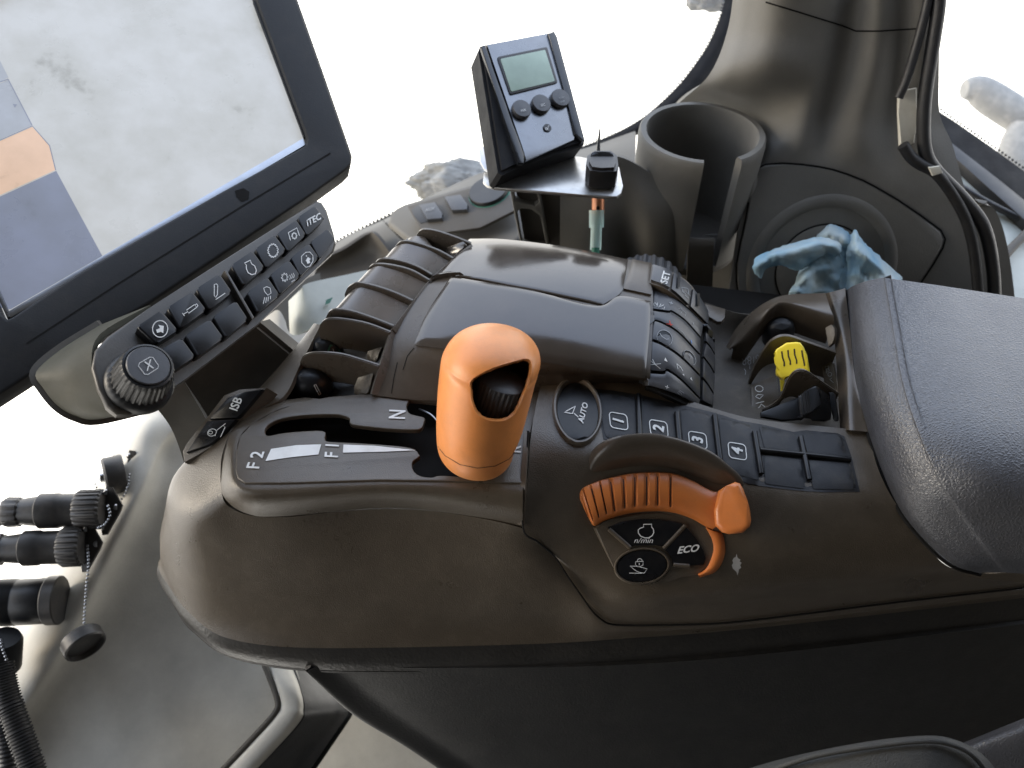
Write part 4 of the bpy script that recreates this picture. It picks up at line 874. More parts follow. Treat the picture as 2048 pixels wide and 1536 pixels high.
tops_ = [(265, 885, 430, 775, 540, 905, 390, 1000), (475, 755, 645, 645, 738, 765, 560, 895), (675, 625, 835, 520, 918, 640, 765, 765), (920, 460, 1065, 360, 1145, 470, 1000, 595), (1088, 345, 1220, 250, 1295, 350, 1160, 472), (1240, 238, 1370, 143, 1435, 240, 1310, 358), (1385, 125, 1500, 45, 1565, 130, 1445, 245),
         (410, 1060, 570, 970, 660, 1090, 490, 1200), (598, 950, 770, 838, 858, 960, 680, 1090), (793, 820, 950, 710, 1030, 830, 875, 958), (1030, 650, 1170, 545, 1250, 660, 1100, 785), (1193, 525, 1320, 425, 1395, 525, 1255, 655), (1338, 405, 1460, 310, 1525, 400, 1400, 530), (1475, 295, 1590, 205, 1640, 275, 1535, 410)]
def gear(cx, cy, r, k, ex, ey, d=.8):
    o = []
    for i in range(k * 4):
        t = 2 * math.pi * i / (k * 4); q = r if i % 4 in (0, 1) else r * d; o.append((cx + ex[0] * q * math.cos(t) + ey[0] * q * math.sin(t), cy + ex[1] * q * math.cos(t) + ey[1] * q * math.sin(t)))
    return o
bx_ = []
for q in tops_:
    bq = K(*q); bc_ = (sum(p[0] for p in bq) / 4, sum(p[1] for p in bq) / 4); bq = [(bc_[0] + (p[0] - bc_[0]) * 1.07, bc_[1] + (p[1] - bc_[1]) * 1.07) for p in bq]; o = slab('bar_button', rquad(bq, .13, 4), PK, .0085, 'button_gloss', mon, .0026, base=-.001, seg=3); bx_.append(o)
PKt = Pl(PK.p + PK.n * .0076, PK.n); KI = lambda *p: K(*p)
def icon(i, **kw): ink('button_icon', PKt, parent=bx_[i], **kw)
e1, e2 = (.35 / 3.49, -.25 / 3.49), (.2 / 3.49, .36 / 3.49)
icon(0, closed=[[K(420 + 53 * math.cos(t / 14 * math.pi), 900 + 58 * math.sin(t / 14 * math.pi))[0] for t in range(28)]], wd=1.8); icon(0, fills=[KI(445, 880, 442, 930, 425, 920, 398, 928, 393, 905, 420, 895, 408, 872)])
icon(1, closed=[KI(605, 768, 660, 730, 675, 750, 620, 790)], lines=[KI(580, 800, 612, 780), KI(575, 790, 590, 810), KI(662, 735, 675, 725, 684, 738, 675, 748)], wd=1.5)
icon(2, closed=[KI(798, 590, 812, 585, 822, 595, 820, 660, 808, 680, 798, 668)], lines=[KI(808, 695, 875, 650)], wd=1.5)
icon(3, closed=[KI(1010, 440, 1050, 420, 1058, 445, 1080, 460, 1092, 490, 1085, 515, 1060, 522, 1035, 508, 1022, 480, 1022, 455)], wd=1.8)
icon(4, closed=[gear(*K(1208, 353)[0], 13, 15, (.8, -.25), (.2, 1.05), .82)], wd=1.5)
icon(5, lines=[KI(1330, 282, 1315, 228, 1375, 195, 1393, 250)], closed=[gear(*K(1357, 250)[0], 6.5, 8, (.8, -.2), (.2, 1), .7)], wd=1.5)
word('button_letter', 'iTEC', PKt, *K(1492, 138)[0], (14, -7.5), (-3, -18), parent=bx_[6], bold=.05)
icon(10, closed=[KI(1150, 640, 1143, 615, 1165, 605, 1188, 615, 1195, 650, 1172, 665)], lines=[KI(1150, 680, 1140, 725), KI(1163, 680, 1157, 718), KI(1176, 675, 1173, 708), KI(1190, 670, 1190, 692)], wd=1.4)
icon(11, closed=[gear(*K(1290, 540)[0], 8.5, 8, (.8, -.25), (.2, 1), .62)], lines=[KI(1325, 522, 1330, 540, 1325, 555), KI(1338, 515, 1343, 533, 1338, 550), KI(1350, 510, 1356, 526, 1352, 545), KI(1338, 572, 1362, 556)], wd=1.2)
icon(12, closed=[[K(1445 + dx, 418 + dy)[0] for dx, dy in ((-38, -25), (-10, -52), (20, -55), (42, -30), (42, 10), (20, 45), (-8, 52), (-36, 20))]], wd=1.4); icon(12, fills=[KI(1436, 425, 1452, 398, 1472, 412, 1462, 420, 1468, 438, 1448, 446, 1442, 428), KI(1437, 388, 1445, 386, 1444, 395, 1438, 396)])
slab('bar_divider', K(868, 492, 882, 482, 1078, 815, 1062, 832), PK, .0075, 'bar', mon, .001)
tp = PK.hit(297, 731, .024); base_k = tp - PK.n * .024; rk = 49 * (tp - C).dot(FW) / FPX
kb = lathe('rotary_knob', base_k, PK.n, [(rk * 1.38, -.002), (rk * 1.38, .003), (rk * 1.28, .005), (rk * 1.20, .006), (rk * 1.08, .019), (rk * 1.05, .0215), (rk * .98, .0232), (rk * .90, .0236), (rk * .87, .0225), (0, .0225)], 'button', mon, rib=30, ribd=.045, ribr=(3, 4, 5))
lathe('knob_cap', base_k, PK.n, [(rk * .85, .021), (rk * .85, .0238), (rk * .81, .0245), (0, .0246)], 'key', kb, n=40)
PKC = Pl(base_k + PK.n * .0248, PK.n)
ink('knob_icon', PKC, closed=[[(297 + x, 731 + y) for x, y in ((-20, 1), (-18, -5), (3, -17), (9, -16), (20, 0), (19, 5), (-1, 18), (-8, 17))]], wd=1.3, parent=kb)
word('knob_letter', 'X', PKC, 298, 730, (22, -9), (-8, -27), parent=kb)
# mounting arm below the bar
arm = [(345, 748), (515, 645), (600, 715), (480, 850), (392, 880)]
am = [D(a, b, d) for (a, b), d in zip(arm, (.470, .505, .545, .555, .545))]
prism('mount_arm', am, [p + FW * .03 + UP * .005 for p in am], 'bar', mon, .003)
loft('arm_side', [[D(300, 800, .47), D(330, 776, .475), D(362, 752, .478)], [D(345, 862, .50), D(372, 850, .50), D(412, 838, .50)], [D(380, 960, .53), D(420, 950, .53), D(470, 940, .53)]], 14, 16, 'trim', mon, .004)

# ================================================================== SIDE TRIM beyond the console
W = Pl(Y(1450, 450, .195), (0, -.92, .39))
trim = thing('side_trim', 'brown moulded side trim with cup holder, round hatch and pillar foot', 'trim panel', (.2, .3, -.25))
def wh(px, py, l=0): return W.hit(px, py, l)
def dep(px, py): return (wh(px, py) - C).dot(FW)
rowsT = []
for y_, xs, push in ((-40, (1470, 1500, 1560, 1660, 1712, 1760, 1812, 1850, 1880), (.045, .022, .0, .006, .030, .004, .014, .004, .02)),
                     (60, (1455, 1492, 1550, 1645, 1702, 1755, 1806, 1848, 1880), (.044, .02, .0, .004, .028, .002, .014, .004, .02)),
                     (150, (1418, 1462, 1530, 1630, 1685, 1745, 1796, 1842, 1878), (.04, .016, -.004, .0, .022, -.002, .014, .004, .02)),
                     (230, (1345, 1425, 1500, 1600, 1662, 1725, 1785, 1832, 1880), (.09, .08, .04, .004, .016, -.004, .012, .004, .02)),
                     (290, (1420, 1480, 1520, 1590, 1650, 1720, 1785, 1845, 1905), (.105, .09, .035, -.001, .008, -.004, .008, .002, .02))):
    rowsT.append([D(x, y_, dep(x, y_) + (p if x < 1520 else p * .42) - .02 * max(0, (230 - y_)) / 270) for x, p in zip(xs, push)])
rowsT.append([wh(x, y_) for x, y_ in ((1502, 340), (1510, 342), (1525, 344), (1570, 345), (1645, 345), (1720, 350), (1795, 362), (1865, 380), (1940, 400))])
rowsT.append([wh(x, 420) for x in (1484, 1494, 1510, 1560, 1640, 1720, 1800, 1880, 1990)])
rowsT.append([wh(x, 520) for x in (1468, 1480, 1500, 1550, 1640, 1720, 1800, 1890, 2020)])
rowsT.append([wh(x, 700) for x in (1440, 1460, 1490, 1550, 1640, 1720, 1800, 1890, 2040)])
wall = loft('pillar_trim', rowsT, 90, 90, 'trim', trim, .004); SW = Sf(wall)
ink('trim_seam', SW, lines=[[(1532, 4), (1600, 25), (1680, 50), (1712, 62), (1760, 62), (1850, 56)]], wd=3.2, mat='core', parent=wall, lift=.0004)
C4 = crop(1328, 0, 2.8444); CD = crop(1380, 180, 3.4907)
hatch = slab('round_hatch', CD(530, 527, 480, 555, 455, 600, 430, 720, 400, 900, 360, 1080, 335, 1220, 335, 1330, 345, 1420, 380, 1536, 900, 1640, 1400, 1600, 1600, 1340, 1690, 1210, 1755, 1100, 1770, 1045, 1745, 990, 1600, 882, 1450, 780, 1300, 692, 1200, 640, 1100, 600, 1000, 568, 900, 546, 780, 530, 650, 521), W, .0022, 'trim', trim, .0012, base=.0006)
ink('hatch_gap', W, closed=[CD(530, 520, 470, 548, 445, 600, 420, 720, 390, 900, 350, 1080, 325, 1220, 325, 1330, 335, 1420, 370, 1545, 900, 1660, 1400, 1620, 1610, 1350, 1700, 1215, 1765, 1104, 1782, 1042, 1752, 980, 1605, 872, 1455, 770, 1305, 682, 1205, 630, 1105, 590, 1005, 558, 900, 536, 780, 520, 650, 511)], wd=4, mat='core', parent=trim, lift=.0012)
WH = Pl(W.p + W.n * .0028, W.n); hc = WH.hit(1643, 540)
lathe('hatch_ring', hc, W.n, [(.0485, -.001), (.0500, .0004), (.0527, .0016), (.0565, .0016), (.0595, .0004), (.0610, -.001)], 'trim', trim, n=64)
lathe('hatch_centre', hc - W.n * .0, W.n, [(.036, -.002), (.036, .0010), (.0352, .0014), (0, .0014)], 'trim', trim, n=48)
lathe('hatch_groove', hc, W.n, [(.036, .0002), (.036, .0006), (.0373, .0006), (.0373, .0002)], 'core', trim, n=48)
# cup holder: an open cup with a slot towards the driver
cc = D(1405, 262, .605); ro, ri, hgt = .0480, .0410, .098
V, F = [], []; a0, a1, na = R(-90 + 27), R(270 - 8), 72
prof = [(ro * .95, -hgt), (ro * .97, -hgt * .5), (ro * 1.0, -.006), (ro * .99, -.0015), (ro * .965, 0), (ri * 1.03, 0), (ri, -.003), (ri * .98, -hgt * .5), (ri * .95, -hgt)]
for j in range(na + 1):
    t = a0 + (a1 - a0) * j / na
    for r_, h_ in prof: V.append(cc + Vector((math.cos(t) * r_, math.sin(t) * r_, h_)))
L_ = len(prof)
for j in range(na):
    for i in range(L_): k = (i + 1) % L_; F.append((j * L_ + i, (j + 1) * L_ + i, (j + 1) * L_ + k, j * L_ + k))
F += [tuple(range(L_)), tuple(na * L_ + i for i in range(L_))[::-1]]
cup = mk('cup_holder', V, F, 'trim', trim, ang=45)
lathe('cup_floor', cc - Vector((0, 0, hgt)), (0, 0, 1), [(ro * .95, -.004), (ro * .95, .002), (0, .002)], 'trim_dark', trim, n=40)  # darker trim colour carries the shade inside the cup
PFr = Pl((0, cc.y - ro * .985, 0), (0, -1, .06))
loft('cup_front', [[wh(1120, 322, .0), wh(1190, 326, .004), PFr.hit(1240, 350) + Vector((0, .026, 0)), PFr.hit(1296, 368) + Vector((0, .020, 0)), PFr.hit(1340, 392) + Vector((0, .012, 0)), PFr.hit(1362, 400) + Vector((0, .010, 0))],
                   [wh(1120, 430, .0), wh(1190, 440, .004), PFr.hit(1258, 448) + Vector((0, .016, 0)), PFr.hit(1300, 450) + Vector((0, .006, 0)), PFr.hit(1338, 450) + Vector((0, .004, 0)), PFr.hit(1360, 450) + Vector((0, .006, 0))],
                   [wh(1120, 600, .0), wh(1190, 600, .004), PFr.hit(1250, 600) + Vector((0, .016, 0)), PFr.hit(1295, 600) + Vector((0, .006, 0)), PFr.hit(1332, 600) + Vector((0, .004, 0)), PFr.hit(1354, 600) + Vector((0, .006, 0))]], 30, 24, 'trim', trim, .004)
loft('slot_foot', [[PFr.hit(1378, 476, -.012), PFr.hit(1402, 478, -.012), PFr.hit(1430, 478, -.012)], [PFr.hit(1377, 486, -.001), PFr.hit(1402, 488, -.001), PFr.hit(1428, 487, -.001)], [PFr.hit(1372, 600, -.001), PFr.hit(1402, 600, -.001), PFr.hit(1424, 600, -.001)]], 12, 12, 'trim_dark', trim, .003)  # shade in the slot put into the darker trim colour
loft('lower_trim', [[wh(1180, 470, -.05), wh(1350, 470, -.05), wh(1520, 470, -.03)], [wh(1180, 560, -.05), wh(1350, 560, -.05), wh(1520, 560, -.03)], [wh(1180, 720, -.05), wh(1350, 720, -.05), wh(1520, 720, -.03)]], 12, 12, 'trim', trim, .004)
# left part: sill, pocket and socket box
sill = loft('window_sill', [DR(540, 590, .86, 675, 483, .85, 763, 441, .84, 860, 392, .83, 985, 338, .82, 1150, 302, .80, 1270, 262, .78), DR(590, 590, .82, 690, 500, .82, 772, 452, .81, 870, 410, .80, 985, 372, .79, 1150, 335, .77, 1270, 310, .75),
                           DR(640, 640, .80, 745, 545, .80, 800, 500, .79, 880, 470, .77, 985, 440, .75, 1150, 430, .73, 1270, 430, .72), DR(660, 720, .80, 760, 620, .80, 830, 560, .78, 900, 540, .76, 985, 520, .74, 1150, 540, .73, 1270, 560, .72)], 70, 40, 'trim', trim, .004)
ink('trim_seam', Sf(sill), lines=[[(767, 442), (800, 475), (850, 512)]], wd=2.2, mat='core', parent=sill, lift=.0004)
pocket = loft('door_pocket', [DR(640, 520, .79, 690, 497, .79, 735, 468, .79, 752, 470, .785, 790, 520, .78), DR(630, 545, .80, 680, 530, .805, 725, 510, .805, 755, 510, .80, 800, 540, .785), DR(610, 620, .79, 670, 600, .79, 720, 580, .79, 760, 570, .79, 810, 580, .785)], 30, 20, 'trim_dark', trim, .003)  # shadow in the recess painted by the darker trim colour
PX = Pl3(D(800, 430, .74), D(1010, 360, .73), D(850, 480, .71))
sock = slab('socket_box', [(774, 446), (781, 430), (790, 416), (808, 407), (939, 368), (1012, 356), (1040, 372), (1046, 470), (1010, 500), (860, 515)], PX, .006, 'trim', trim, .004, base=-.012, seg=3)
slab('socket_panel', [(815, 412), (935, 377), (1008, 366), (1030, 420), (960, 455), (848, 470)], PX, .003, 'trim_dark', trim, .001, base=.005)
PXt = Pl(PX.p + PX.n * .007, PX.n); C3 = crop(720, 0, 2.8444)
s_ = slab('socket_cap', C3(290, 1195, 335, 1160, 430, 1150, 440, 1185, 470, 1215, 460, 1245, 345, 1270, 310, 1235), PXt, .0015, 'black', trim, .0005)
s_ = slab('socket_cap', C3(335, 1165, 425, 1148, 468, 1212, 465, 1240, 380, 1248), PXt, .005, 'key', trim, .001); word('cap_letter', 'AUX', Pl(PXt.p + PXt.n * .0052, PX.n), *C3(398, 1190)[0], (9, -2), (1.5, -9), 'print_dim', s_)
s_ = slab('socket_cap', C3(478, 1118, 570, 1105, 612, 1160, 608, 1190, 522, 1195), PXt, .005, 'key', trim, .001)
s_ = lathe('round_socket_cap', PXt.hit(979, 386), PX.n, [(.0185, -.002), (.0185, .003), (.0175, .0045), (0, .0048)], 'black', trim, n=40)
tube('cap_ring', [PXt.hit(979, 386, .0005) + (PX.n.orthogonal().normalized() * math.cos(t) + PX.n.cross(PX.n.orthogonal().normalized()) * math.sin(t)) * .0188 for t in [k / 24 * 2 * math.pi for k in range(25)]], .0009, 'green', s_, n=6, ns=60)
# window seals with their dotted edge
def seal(name, a, b, d0, d1, mat='seal', parent=trim, lab=None):
    A = [D(x, y, d0 + (d1 - d0) * i / (len(a) - 1)) for i, (x, y) in enumerate(a)]; B = [D(x, y, d0 + (d1 - d0) * i / (len(b) - 1)) for i, (x, y) in enumerate(b)]
    return loft(name, [A, [p.lerp(q, .5) + (C - p).normalized() * .004 for p, q in zip(A, B)], B], 50, 8, mat, parent, .006)
seal('window_seal', [(1459, -40), (1444, 20), (1420, 80), (1392, 125), (1355, 172), (1310, 215), (1268, 246), (1212, 274), (1135, 303), (1060, 330)], [(1500, -40), (1482, 20), (1460, 80), (1430, 135), (1398, 180), (1340, 225), (1290, 262), (1225, 292), (1150, 318), (1070, 342)], .86, .84)
def dots(path, d0, d1, r, step, parent):
    P_ = cr([Vector((x, y, 0)) for x, y in path], 400); V, F = [], []; acc = 0; last = P_[0]
    for i, p in enumerate(P_):
        acc += (p - last).length; last = p
        if acc > step:
            acc = 0; d = d0 + (d1 - d0) * i / 400; b = len(V); V += [D(p.x + r * math.cos(t), p.y + r * math.sin(t), d) for t in [k * math.pi / 3 for k in range(6)]]; F.append(tuple(range(b, b + 6)))
    o = mk('frit_dots', V, F, 'black', parent, smooth=False); o['kind'] = 'stuff'
seal('window_seal', [(620, 520), (675, 482), (725, 456), (790, 424)], [(628, 532), (682, 494), (732, 468), (796, 436)], .855, .845)
dots([(1457, -40), (1442, 20), (1418, 79), (1390, 124), (1353, 171), (1308, 213), (1266, 244), (1210, 272), (1133, 301), (1060, 328)], .862, .842, 2.3, 7, trim)
dots([(620, 518), (675, 480), (725, 454), (790, 422)], .852, .845, 3, 8, trim)

# ================================================================== RIGHT WINDOW CORNER
rw_ = thing('window_corner', 'black sealed window corner with pale sill behind the hanging cables', 'window frame', D(1990, 480, .75))
PR = Pl3(D(1860, 220, .80), D(2048, 360, .76), D(1950, 460, .72))
slab('seal_bar', [(1850, 200), (1905, 240), (1980, 292), (2090, 370), (2090, 470), (1990, 375), (1900, 295), (1850, 255)], PR, .010, 'seal', rw_, .003)
slab('inner_bar', [(1856, 244), (1980, 345), (2090, 430), (2090, 475), (1980, 378), (1856, 266)], PR, .012, 'black', rw_, .003)
slab('pale_sill', [(1850, 262), (1980, 380), (2090, 478), (2090, 660), (1980, 600), (1950, 430), (1860, 330)], PR, .006, 'pale_plastic', rw_, .002, base=-.004)
tube('sill_line', [PR.hit(1862, 275, .006), PR.hit(1960, 365, .006), PR.hit(2080, 465, .006)], .0012, 'black', rw_, n=6)
tube('sill_strut', [PR.hit(1900, 360, .008), PR.hit(1980, 408, .008), PR.hit(2080, 455, .008)], .0032, 'black', rw_, n=8)
tube('sill_strut', [PR.hit(2075, 445, .01), PR.hit(2020, 500, .01), PR.hit(1985, 545, .01)], .004, 'trim_dark', rw_, n=8)
dots([(1862, 205), (1905, 236), (1980, 288), (2070, 352)], .80, .76, 3, 8, rw_)

# ================================================================== WINDOW PANES
pane = mk('window_pane', [D(430, -80, .90), D(1520, -80, .90), D(1310, 262, .88), D(1140, 318, .87), D(540, 640, .88), D(430, 640, .88)], [(0, 1, 2, 3, 4, 5)], 'glass', None, smooth=False); pane['kind'] = 'structure'
pane2 = mk('window_pane', [D(1840, -80, .86), D(2140, -80, .86), D(2140, 420, .80), D(1840, 200, .84)], [(0, 1, 2, 3)], 'glass', None, smooth=False); pane2['kind'] = 'structure'

# ================================================================== MIRROR ARM AND MUD outside
mir = thing('mirror_arm', 'pale grey mirror arm outside the right window', 'mirror arm', D(2030, 260, 1.3))
tube('arm_tube', DR(1928, 178, 1.3, 1955, 180, 1.3, 1995, 205, 1.3, 2060, 245, 1.3, 2140, 285, 1.3), .024, 'mud', mir, n=14, rad=lambda t: .62 + .5 * math.sin(min(1, t * 2) * 1.5))
tube('arm_joint', DR(2052, 262, 1.28, 2034, 290, 1.28, 2030, 330, 1.28, 2050, 380, 1.28), .026, 'mud', mir, n=12)
def lump(name, px, py, d, sx_, sy_, label, cat, seed, mat='mud'):
    bm = bmesh.new(); bmesh.ops.create_icosphere(bm, subdivisions=5, radius=1)
    o_ = D(px, py, d)
    for v in bm.verts:
        k = 1 + .22 * noise.noise(v.co * 2.2 + Vector((seed, 0, 0))) + .10 * noise.noise(v.co * 7 + Vector((seed, 3, 0))) + .06 * noise.noise(v.co * 19 + Vector((seed, 7, 0)))
        q = v.co * k; v.co = o_ + RT * q.x * sx_ + UP * q.y * sy_ + FW * q.z * sx_ * .5
    o = from_bm(name, bm, mat, None, 60); tag(o, label, cat); return o
lump('mud_clump', 918, 366, .98, .058, .028, 'grey mud clump outside the window behind the timer bracket', 'mud', 3)
lump('mud_clump', 1420, -2, 1.0, .030, .014, 'small grey mud smear at the top edge of the window', 'mud', 8)

# ================================================================== TIMER on its bracket
PT = Pl3(D(970, 89, .572), D(1108, 62, .596), D(1045, 318, .556)); C9 = crop(900, 40, 3.0725)
tm = thing('kitchen_timer', 'black and silver countdown timer with green display and three buttons', 'timer', D(1070, 320, .565))
case = C9(190, 150, 215, 142, 610, 68, 640, 64, 655, 78, 832, 735, 832, 752, 820, 765, 455, 882, 325, 945, 300, 925, 180, 175)
prism('timer_case', [PT.hit(*p, -.001) for p in case], [PT.hit(p[0] - 0, p[1] + 0, -.001) - PT.n * .024 for p in case], 'seal', tm, .0025)
fp = slab('face_plate', C9(222, 152, 600, 80, 768, 690, 764, 735, 462, 868, 458, 800), PT, .0016, 'face_metal', tm, .0008, base=-.0005)
slab('side_rail', C9(192, 160, 222, 152, 300, 400, 462, 830, 455, 880, 420, 880, 300, 500), PT, .0035, 'black_gloss', tm, .0012, base=-.001)
slab('side_rail', C9(602, 82, 640, 66, 660, 100, 832, 740, 815, 745, 765, 700, 700, 420), PT, .0035, 'black_gloss', tm, .0012, base=-.001)
slab('display_frame', rquad(C9(290, 225, 597, 163, 664, 383, 370, 457), .04, 3), PT, .0022, 'black', tm, .0006)
slab('display', rquad(C9(310, 238, 585, 182, 645, 375, 378, 440), .03, 3), PT, .0026, 'lcd', tm, .0002)
for i, (x, y) in enumerate(((437, 560), (557, 527), (675, 493))):
    o_ = PT.hit(*C9(x - 4, y)[0], .001); r_ = 17.8 * (o_ - C).dot(FW) / FPX * 1.12
    b_ = lathe('timer_button', o_, PT.n, [(r_, 0), (r_, .0025), (r_ * .93, .0038), (0, .0042)], 'key', tm, n=32)
    if i < 2: word('button_letter', ('MIN', 'SEC')[i], Pl(o_ + PT.n * .0043, PT.n), *C9(x + 14, y - 6)[0], (5.6, -1.2), (-1, -7), 'print', b_)
    else:
        word('button_letter', 'START', Pl(o_ + PT.n * .0043, PT.n), *C9(x + 12, y - 16)[0], (3.4, -.8), (-1, -5), 'print_dim', b_); word('button_letter', 'STOP', Pl(o_ + PT.n * .0043, PT.n), *C9(x + 18, y + 8)[0], (3.4, -.8), (-1, -5), 'print_dim', b_)
o_ = PT.hit(*C9(597, 665)[0], .0012); lg = lathe('timer_badge', o_, PT.n, [(.0030, 0), (.0030, .0008), (0, .0008)], 'black', tm, n=24)
ink('badge_mark', Pl(o_ + PT.n * .001, PT.n), closed=[ell(*C9(592, 668)[0], 1.8, 2)], lines=[C9(600, 675, 604, 652, 612, 650)], wd=.9, parent=lg)
br = thing('steel_bracket', 'scuffed steel bracket plate under the timer', 'bracket', D(1100, 480, .62))
PBz = Pl((0, 0, .047), (0, 0, 1))
bp_ = slab('bracket_plate', [(968, 345), (966, 362), (974, 370), (990, 375), (1212, 393), (1234, 393), (1244, 385), (1246, 372), (1240, 335), (1232, 327), (1160, 313), (1120, 310), (1040, 322), (1000, 335)], PBz, .0022, 'steel_plate', br, .0008, smoothn=0)
slab('bracket_tab', [(958, 300), (966, 292), (985, 296), (1010, 330), (1030, 345), (990, 350), (968, 336), (960, 322)], Pl((0, 0, .0515), (0, 0, 1)), .002, 'metal', br, .0008)
lathe('bolt', PBz.hit(980, 306, .006), (0, 0, 1), [(.003, 0), (.003, .004), (.002, .005), (0, .005)], 'metal', br, n=6)
PPo = Pl(Y(1060, 430, .205), (0, -1, .0))
prism('post', [PPo.hit(*p) for p in [(1030, 372), (1170, 380), (1176, 500), (1052, 500)]], [PPo.hit(*p) + Vector((0, .035, 0)) for p in [(1030, 372), (1170, 380), (1176, 500), (1052, 500)]], 'trim_dark', br, .002)
holed('post_web', [C9(368, 1040, 548, 1040, 575, 1180, 612, 1400, 440, 1400, 400, 1220), C9(395, 1055, 530, 1055, 548, 1120, 520, 1142, 460, 1130, 400, 1110), C9(410, 1180, 440, 1160, 500, 1165, 555, 1205, 590, 1380, 445, 1380)], Pl(Y(1060, 430, .199), (0, -1, .0)), .006, 'trim', br, .0008)
sw = thing('rocker_switch', 'black rocker switch on the end of the steel bracket', 'switch', PBz.hit(1205, 365))
PZ2 = Pl((0, 0, .0495), (0, 0, 1))
prism('switch_body', [PZ2.hit(*p) for p in C9(828, 1000, 835, 950, 870, 925, 985, 925, 1015, 950, 1022, 1010, 1010, 1045, 920, 1050, 850, 1040)], [PZ2.hit(*p) + Vector((0, 0, .017)) for p in C9(828, 1000, 835, 950, 870, 925, 985, 925, 1015, 950, 1022, 1010, 1010, 1045, 920, 1050, 850, 1040)], 'black', sw, .002)
slab('switch_cap', C9(858, 880, 868, 825, 885, 810, 985, 812, 1005, 835, 1008, 900, 995, 930, 880, 930), Pl(PZ2.hit(*C9(930, 900)[0], .012), (0, -.62, .78)), .005, 'black_gloss', sw, .0018, base=-.004, smoothn=40)
tube('antenna', [D(1196, 318, .60), D(1197, 290, .60), D(1200, 257, .60)], .0012, 'black', sw, n=6, rad=lambda t: 1.6 - 1.1 * t)
rod = thing('fuse_lead', 'copper and pale teal in-line lead hanging under the bracket', 'lead', D(1192, 500, .60))
def rodp(a, b, r, mat, name): tube(name, [D(*a, .585), D(*b, .588)], r * .586 / FPX, mat, rod, n=14, ns=4)
rodp((1196, 392), (1196, 428), 13, 'copper', 'copper_sleeve'); rodp((1193, 420), (1193, 455), 15, 'frosted', 'clear_sleeve'); rodp((1193, 450), (1191, 500), 11.5, 'frosted', 'teal_sleeve'); rodp((1191, 495), (1190, 540), 8, 'green', 'wire')
slab('sleeve_hole', ell(1196, 416, 3.5, 4), Pl(D(1196, 416, .5788), -FW), .0006, 'core', rod, 0)

# ================================================================== CABLES on the pillar
def dcable(name, pts, r, label, off=.022):
    P_ = [wh(x, y) + (C - wh(x, y)).normalized() * off for x, y in pts]
    o = tube(name, P_, r, 'cable', None, n=12, ns=60); tag(o, label, 'cable', 'black cables down the pillar'); return o
dcable('cable', [(1880, -40), (1876, 20), (1866, 88), (1852, 176), (1847, 240), (1850, 299), (1869, 338), (1926, 397), (1968, 455), (1986, 540), (1990, 640)], .0048, 'thick black cable running full length down the pillar edge')
dcable('cable', [(1862, -40), (1854, 10), (1834, 88), (1813, 158), (1797, 196)], .0032, 'thinner black cable ending above the white tag')
dcable('cable', [(1806, 290), (1820, 312), (1838, 327), (1876, 350), (1919, 412), (1943, 475), (1955, 560), (1958, 640)], .0042, 'black cable emerging below the white tag', .024)
tg = slab('cable_tag', C4(1338, 520, 1440, 500, 1438, 700, 1425, 815, 1345, 850, 1335, 640), W, .003, 'tag_white', None, .001, base=.012); tag(tg, 'yellowed white tag clipped to the pillar cable', 'tag')
tag(slab('zip_tie', [(1858, 335), (1880, 332), (1886, 346), (1866, 352)], W, .002, 'tag_white', None, .0005, base=.033), 'clear zip tie holding the cables together', 'zip tie')

